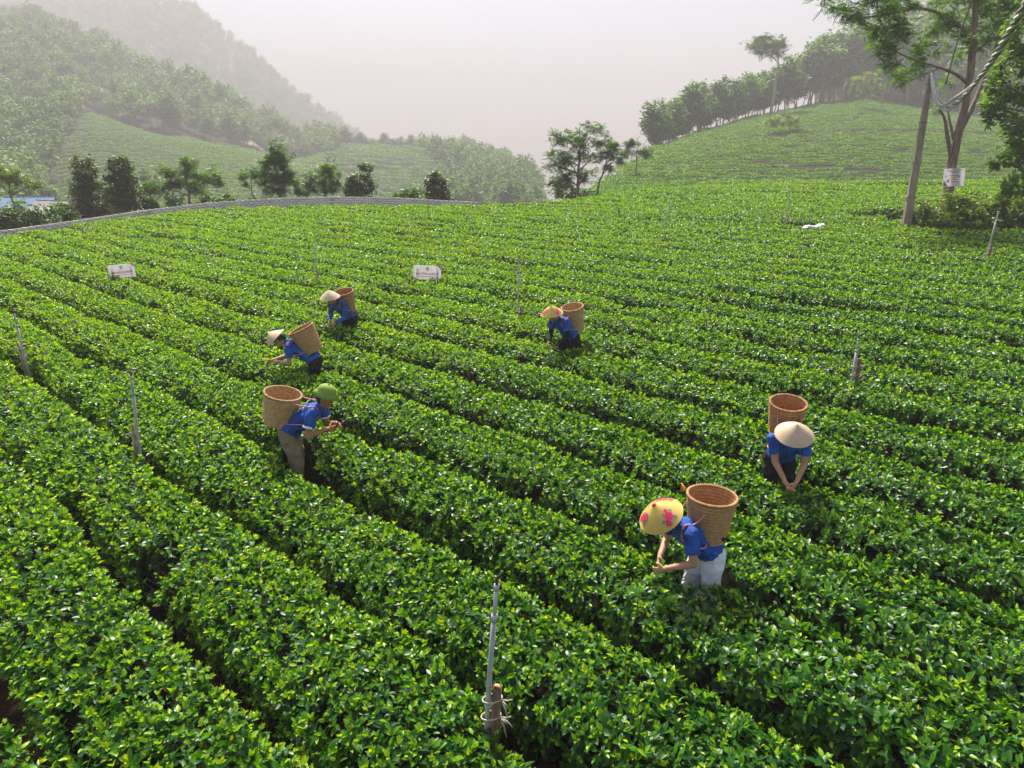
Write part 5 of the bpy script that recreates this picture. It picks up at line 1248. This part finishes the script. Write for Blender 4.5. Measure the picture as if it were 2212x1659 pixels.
for (rx, ry, rr, dd) in ((540, 30, 66, -1.6), (620, 90, 60, -1.5), (700, 40, 70, -1.4), (790, 70, 80, -1.3), (870, 30, 70, -1.2), (870, 140, 78, -1.2), (840, 225, 74, -1.1), (860, 320, 74, -1.1), (890, 410, 52, -1.0), (960, 90, 70, -1.0), (950, 180, 60, -1.0),
                         (1050, 290, 66, -.8), (1020, 410, 70, -.8), (960, 470, 44, -.8), (1120, 170, 62, -.6), (1130, 260, 40, -.6), (1250, 140, 80, 0), (1290, 250, 78, .2), (1260, 40, 84, 0), (1420, 90, 96, .4), (1510, 190, 84, .5), (1400, 240, 66, .4), (1570, 60, 90, .6), (1170, 40, 60, -.3), (1200, 490, 36, -.2), (700, -60, 100, -1.3), (1000, -60, 110, -.8), (1350, -70, 120, .2), (1600, -60, 120, .6)):
    c = wpt(1592.6 + .3734 * rx, .3734 * ry, dd); a = rr * .3734 * BY / FPX; lob.append((c.x - b0.x, c.y - b0.y, c.z - b0.z, a * 1.15, a * 1.2, a * .85))
link('crown', crown_mesh(lob, 2500, .36, M['mid_leaf'], 51, 'frond', 9, .25, .35, .55), None, bt)
# notice on its trunk
sb = wpt(2050, 383); sg_ = empty('notice_board', sb + Vector((0, -.34, 0)), 0, 'white notice with green and orange picture fixed to the big tree', 'sign'); sg_.rotation_euler = (R(-6), R(-2), R(4))
Wn, Hn = 45 * BY / FPX, 35 * BY / FPX
mb = MB(); mb.box((0, 0, 0), (Wn, .015, Hn)); mb.build('panel', M['white'], sg_, False)
fy = -.010
mb = MB(); mb.add([(-Wn * .49, fy, -Hn * .48), (-Wn * .26, fy, -Hn * .48), (-Wn * .38, fy, -Hn * .30), (-Wn * .49, fy, -Hn * .12)], [(0, 1, 2, 3)]); mb.add([(Wn * .14, fy, Hn * .02), (Wn * .30, fy, Hn * .0), (Wn * .22, fy, Hn * .14)], [(0, 1, 2)]); mb.add([(-Wn * .44, fy, Hn * .02), (-Wn * .36, fy, Hn * .04), (-Wn * .40, fy, Hn * .2)], [(0, 1, 2)]); mb.build('green_print', M['green_print'], sg_, False)
mb = MB()
for i, (a, b_) in enumerate(((-.28, .30), (-.20, .16), (-.24, .22), (-.16, .26))): mb.box(((a + b_) / 2 * Wn * .8, fy, Hn * (.12 - .12 * i)), ((b_ - a) * Wn * .8, .003, Hn * .05))
mb.add([(-Wn * .36, fy, -Hn * .28), (-Wn * .20, fy, -Hn * .26), (-Wn * .28, fy, -Hn * .02)], [(0, 1, 2)]); mb.build('orange_print', M['orange'], sg_, False)
mb = MB()
for i in range(3): mb.box((0, fy, Hn * (.42 - .075 * i)), (Wn * (.8 - .2 * i), .003, Hn * .022))
mb.build('small_lettering', M['navy_print'], sg_, False)

# dark leafed tree at the right edge, thicket and vine
RY = 25.0
tree('broadleaf_tree', 'dark broad leafed tree leaning in from the right picture edge', 2262, RY, -40,
     [(2190, 130, 40, 34, 0), (2165, 185, 36, 30, -.2), (2205, 210, 46, 40, .2), (2140, 228, 30, 20, -.3), (2190, 275, 34, 26, 0), (2215, 330, 44, 34, 0), (2170, 350, 30, 20, -.2), (2195, 400, 30, 26, .1), (2225, 60, 50, 50, 0), (2240, 420, 40, 40, .2), (2150, 258, 22, 12, -.3)], 4600, .21, M['mid_leaf'], .22, 61, 'oval', None, sub=16, spread=.28, shell=.4, lvm=.78)
tree('thicket', 'tangled bushy thicket at the foot of the utility pole', 2060, 26.4, 412,
     [(2008, 462, 24, 28, 0), (2050, 446, 38, 30, .3), (2095, 452, 38, 34, 0), (2065, 476, 60, 24, -.3), (2130, 468, 28, 30, .2), (2022, 486, 36, 18, -.3), (2100, 486, 46, 20, -.3)], 5600, .16, M['yellow_leaf'], .05, 62, 'oval', None, 'bush', sub=26, spread=.3, shell=.3, lvm=.5, twigs=4)
tree('climbing_vine', 'bright yellow green climbing vine heaped at the right edge', 2185, 26.4, 415,
     [(2150, 458, 26, 24, 0), (2180, 470, 36, 26, 0), (2205, 480, 30, 22, -.3), (2165, 432, 16, 20, 0), (2225, 455, 40, 36, 0)], 2300, .17, M['yellow_leaf'], .05, 63, 'oval', None, 'vine', sub=20, spread=.3, lvm=.7, twigs=3)

# white sack lying on the tea, concrete posts at the corner, houses, clearings
X, Y = on_field(1757, 493, .66); mb = MB(); rs = random.Random(9)
for k in range(9): mb.ell((-.36 + k * .09, rs.uniform(-.04, .04), .06 + .03 * math.sin(k)), (.10, .15 + rs.uniform(-.03, .03), .07 + rs.uniform(-.015, .02)), None, 10, 7)
o = remeshed(mb, 'sack', .018, 2, M['bag']); o.location = (X, Y, gz1(X, Y) + .64); o.rotation_euler = (0, R(-4), R(12)); tag(o, 'white plastic sack lying on top of the tea, left of the utility pole', 'sack')
PY = 40.0; p = pix(1176, 447, PY); cp = empty('concrete_barrier', (p.x, PY, p.z - .4), 0, 'short row of grey concrete slabs at the far field corner', 'barrier')
for i in range(6): mb = MB(); mb.box((-.42 + i * .165, .03 * (i % 2), .42), (.135, .08, .80 + .03 * (i % 3)), Matrix.Rotation(R(2 * (i % 3 - 1)), 3, 'Y')); mb.build('slab', M['block'], cp, False)
mb = MB(); mb.box((0, .09, .55), (1.05, .06, .06)); mb.build('rail', M['block_b'], cp, False)

def house(x, y, Y, Wd, Dp, hw, hr, roof, rz, label):
    q_ = float(far_k(Y)); Y = fy1(Y); Wd, Dp, hw, hr = Wd * q_, Dp * q_, hw * q_, hr * q_
    p = pix(x, y, Y); e = empty('house', (p.x, Y, p.z - hw - hr * .5), rz, label, 'house', 'houses in the hollow behind the wall')
    mb = MB(); mb.box((0, 0, hw / 2), (Wd, Dp, hw)); mb.add([(-Wd / 2, -Dp / 2, hw), (-Wd / 2, Dp / 2, hw), (-Wd / 2, 0, hw + hr - .05), (Wd / 2, -Dp / 2, hw), (Wd / 2, Dp / 2, hw), (Wd / 2, 0, hw + hr - .05)], [(0, 2, 1), (3, 4, 5)]); mb.build('wall', M['plaster'], e, False)
    mb = MB()
    for s in (-1, 1):
        a = math.atan2(hr, Dp / 2); Ls = math.hypot(hr, Dp / 2) + .35
        mb.box((0, s * (Dp / 4 + .08), hw + hr / 2 - .03), (Wd + .6, Ls, .06), Matrix.Rotation(-s * a, 3, 'X'))
    rf = mb.build('roof', roof, e, False); mb = MB(); mb.tube([(-Wd / 2 - .3, 0, hw + hr + .04), (Wd / 2 + .3, 0, hw + hr + .04)], .06, 6); mb.build('ridge_cap', roof, rf)
    mb = MB(); mb.box((-Wd * .12, -Dp / 2 - .02, 1.0), (.9, .05, 2.0)); mb.build('door', M['door'], e, False)
    for sx in (-.36, .25): mb = MB(); mb.box((Wd * sx, -Dp / 2 - .02, 1.5), (1.1, .05, 1.1)); w_ = mb.build('window', M['door'], e, False); mb = MB(); mb.box((Wd * sx, -Dp / 2 - .05, 1.5), (.95, .02, .95)); mb.build('pane', M['glass'], w_, False)
house(66, 437, 62, 3.6, 3.4, 2.3, .85, M['blue_roof'], R(14), 'shed with blue sheet roof at the left, behind the wall')
house(118, 448, 56, 3.2, 3.2, 2.2, 1.0, M['grey_roof'], R(-20), 'grey roofed house right of the blue roofed shed')
house(296, 450, 54, 2.0, 2.6, 2.0, .8, M['plaster'], R(-10), 'pale house end between the dark trees, behind the wall')

def draped(name, pts_px, Y0, wd, mat):
    V, F = [], []
    for i, (x, y, Yd) in enumerate(pts_px):
        Yd = fy1(Yd); p = pix(x, y, Yd); a = p.x
        for s in (-1, 1): V.append((a + s * wd * Yd / FPX, Yd, gz1(a + s * wd * Yd / FPX, Yd) + .5))
    for i in range(len(pts_px) - 1): F.append((2 * i, 2 * i + 1, 2 * i + 3, 2 * i + 2))
    o = link(name, mesh_np(name, V, F), mat); o['kind'] = 'structure'
draped('earth_path', [(548, 378, 108), (549, 370, 114), (551, 362, 120), (553, 352, 128)], 0, 3.5, M['track'])
draped('earth_clearing', [(552, 330, 158), (548, 325, 163), (540, 322, 168), (530, 320, 172)], 0, 16, M['track'])

# ------------------------------------------------------------------ haze
hb = MB(); hb.box((0, 950, 45), (6400, 2260, 370)); hz = hb.build('haze', None, None, False); hz['kind'] = 'stuff'; hz['label'] = 'pale even haze filling the valley air'
hm_ = bpy.data.materials.new('haze'); hm_.use_nodes = True; hn = hm_.node_tree.nodes; hn.remove(hn['Principled BSDF'])
pv = hn.new('ShaderNodeVolumePrincipled'); pv.inputs['Color'].default_value = (0.585, 0.55, 0.57, 1); pv.inputs['Density'].default_value = HAZE_DENSITY
pv.inputs['Anisotropy'].default_value = 0.0
hm_.node_tree.links.new(pv.outputs[0], hn['Material Output'].inputs['Volume']); hz.data.materials.append(hm_)
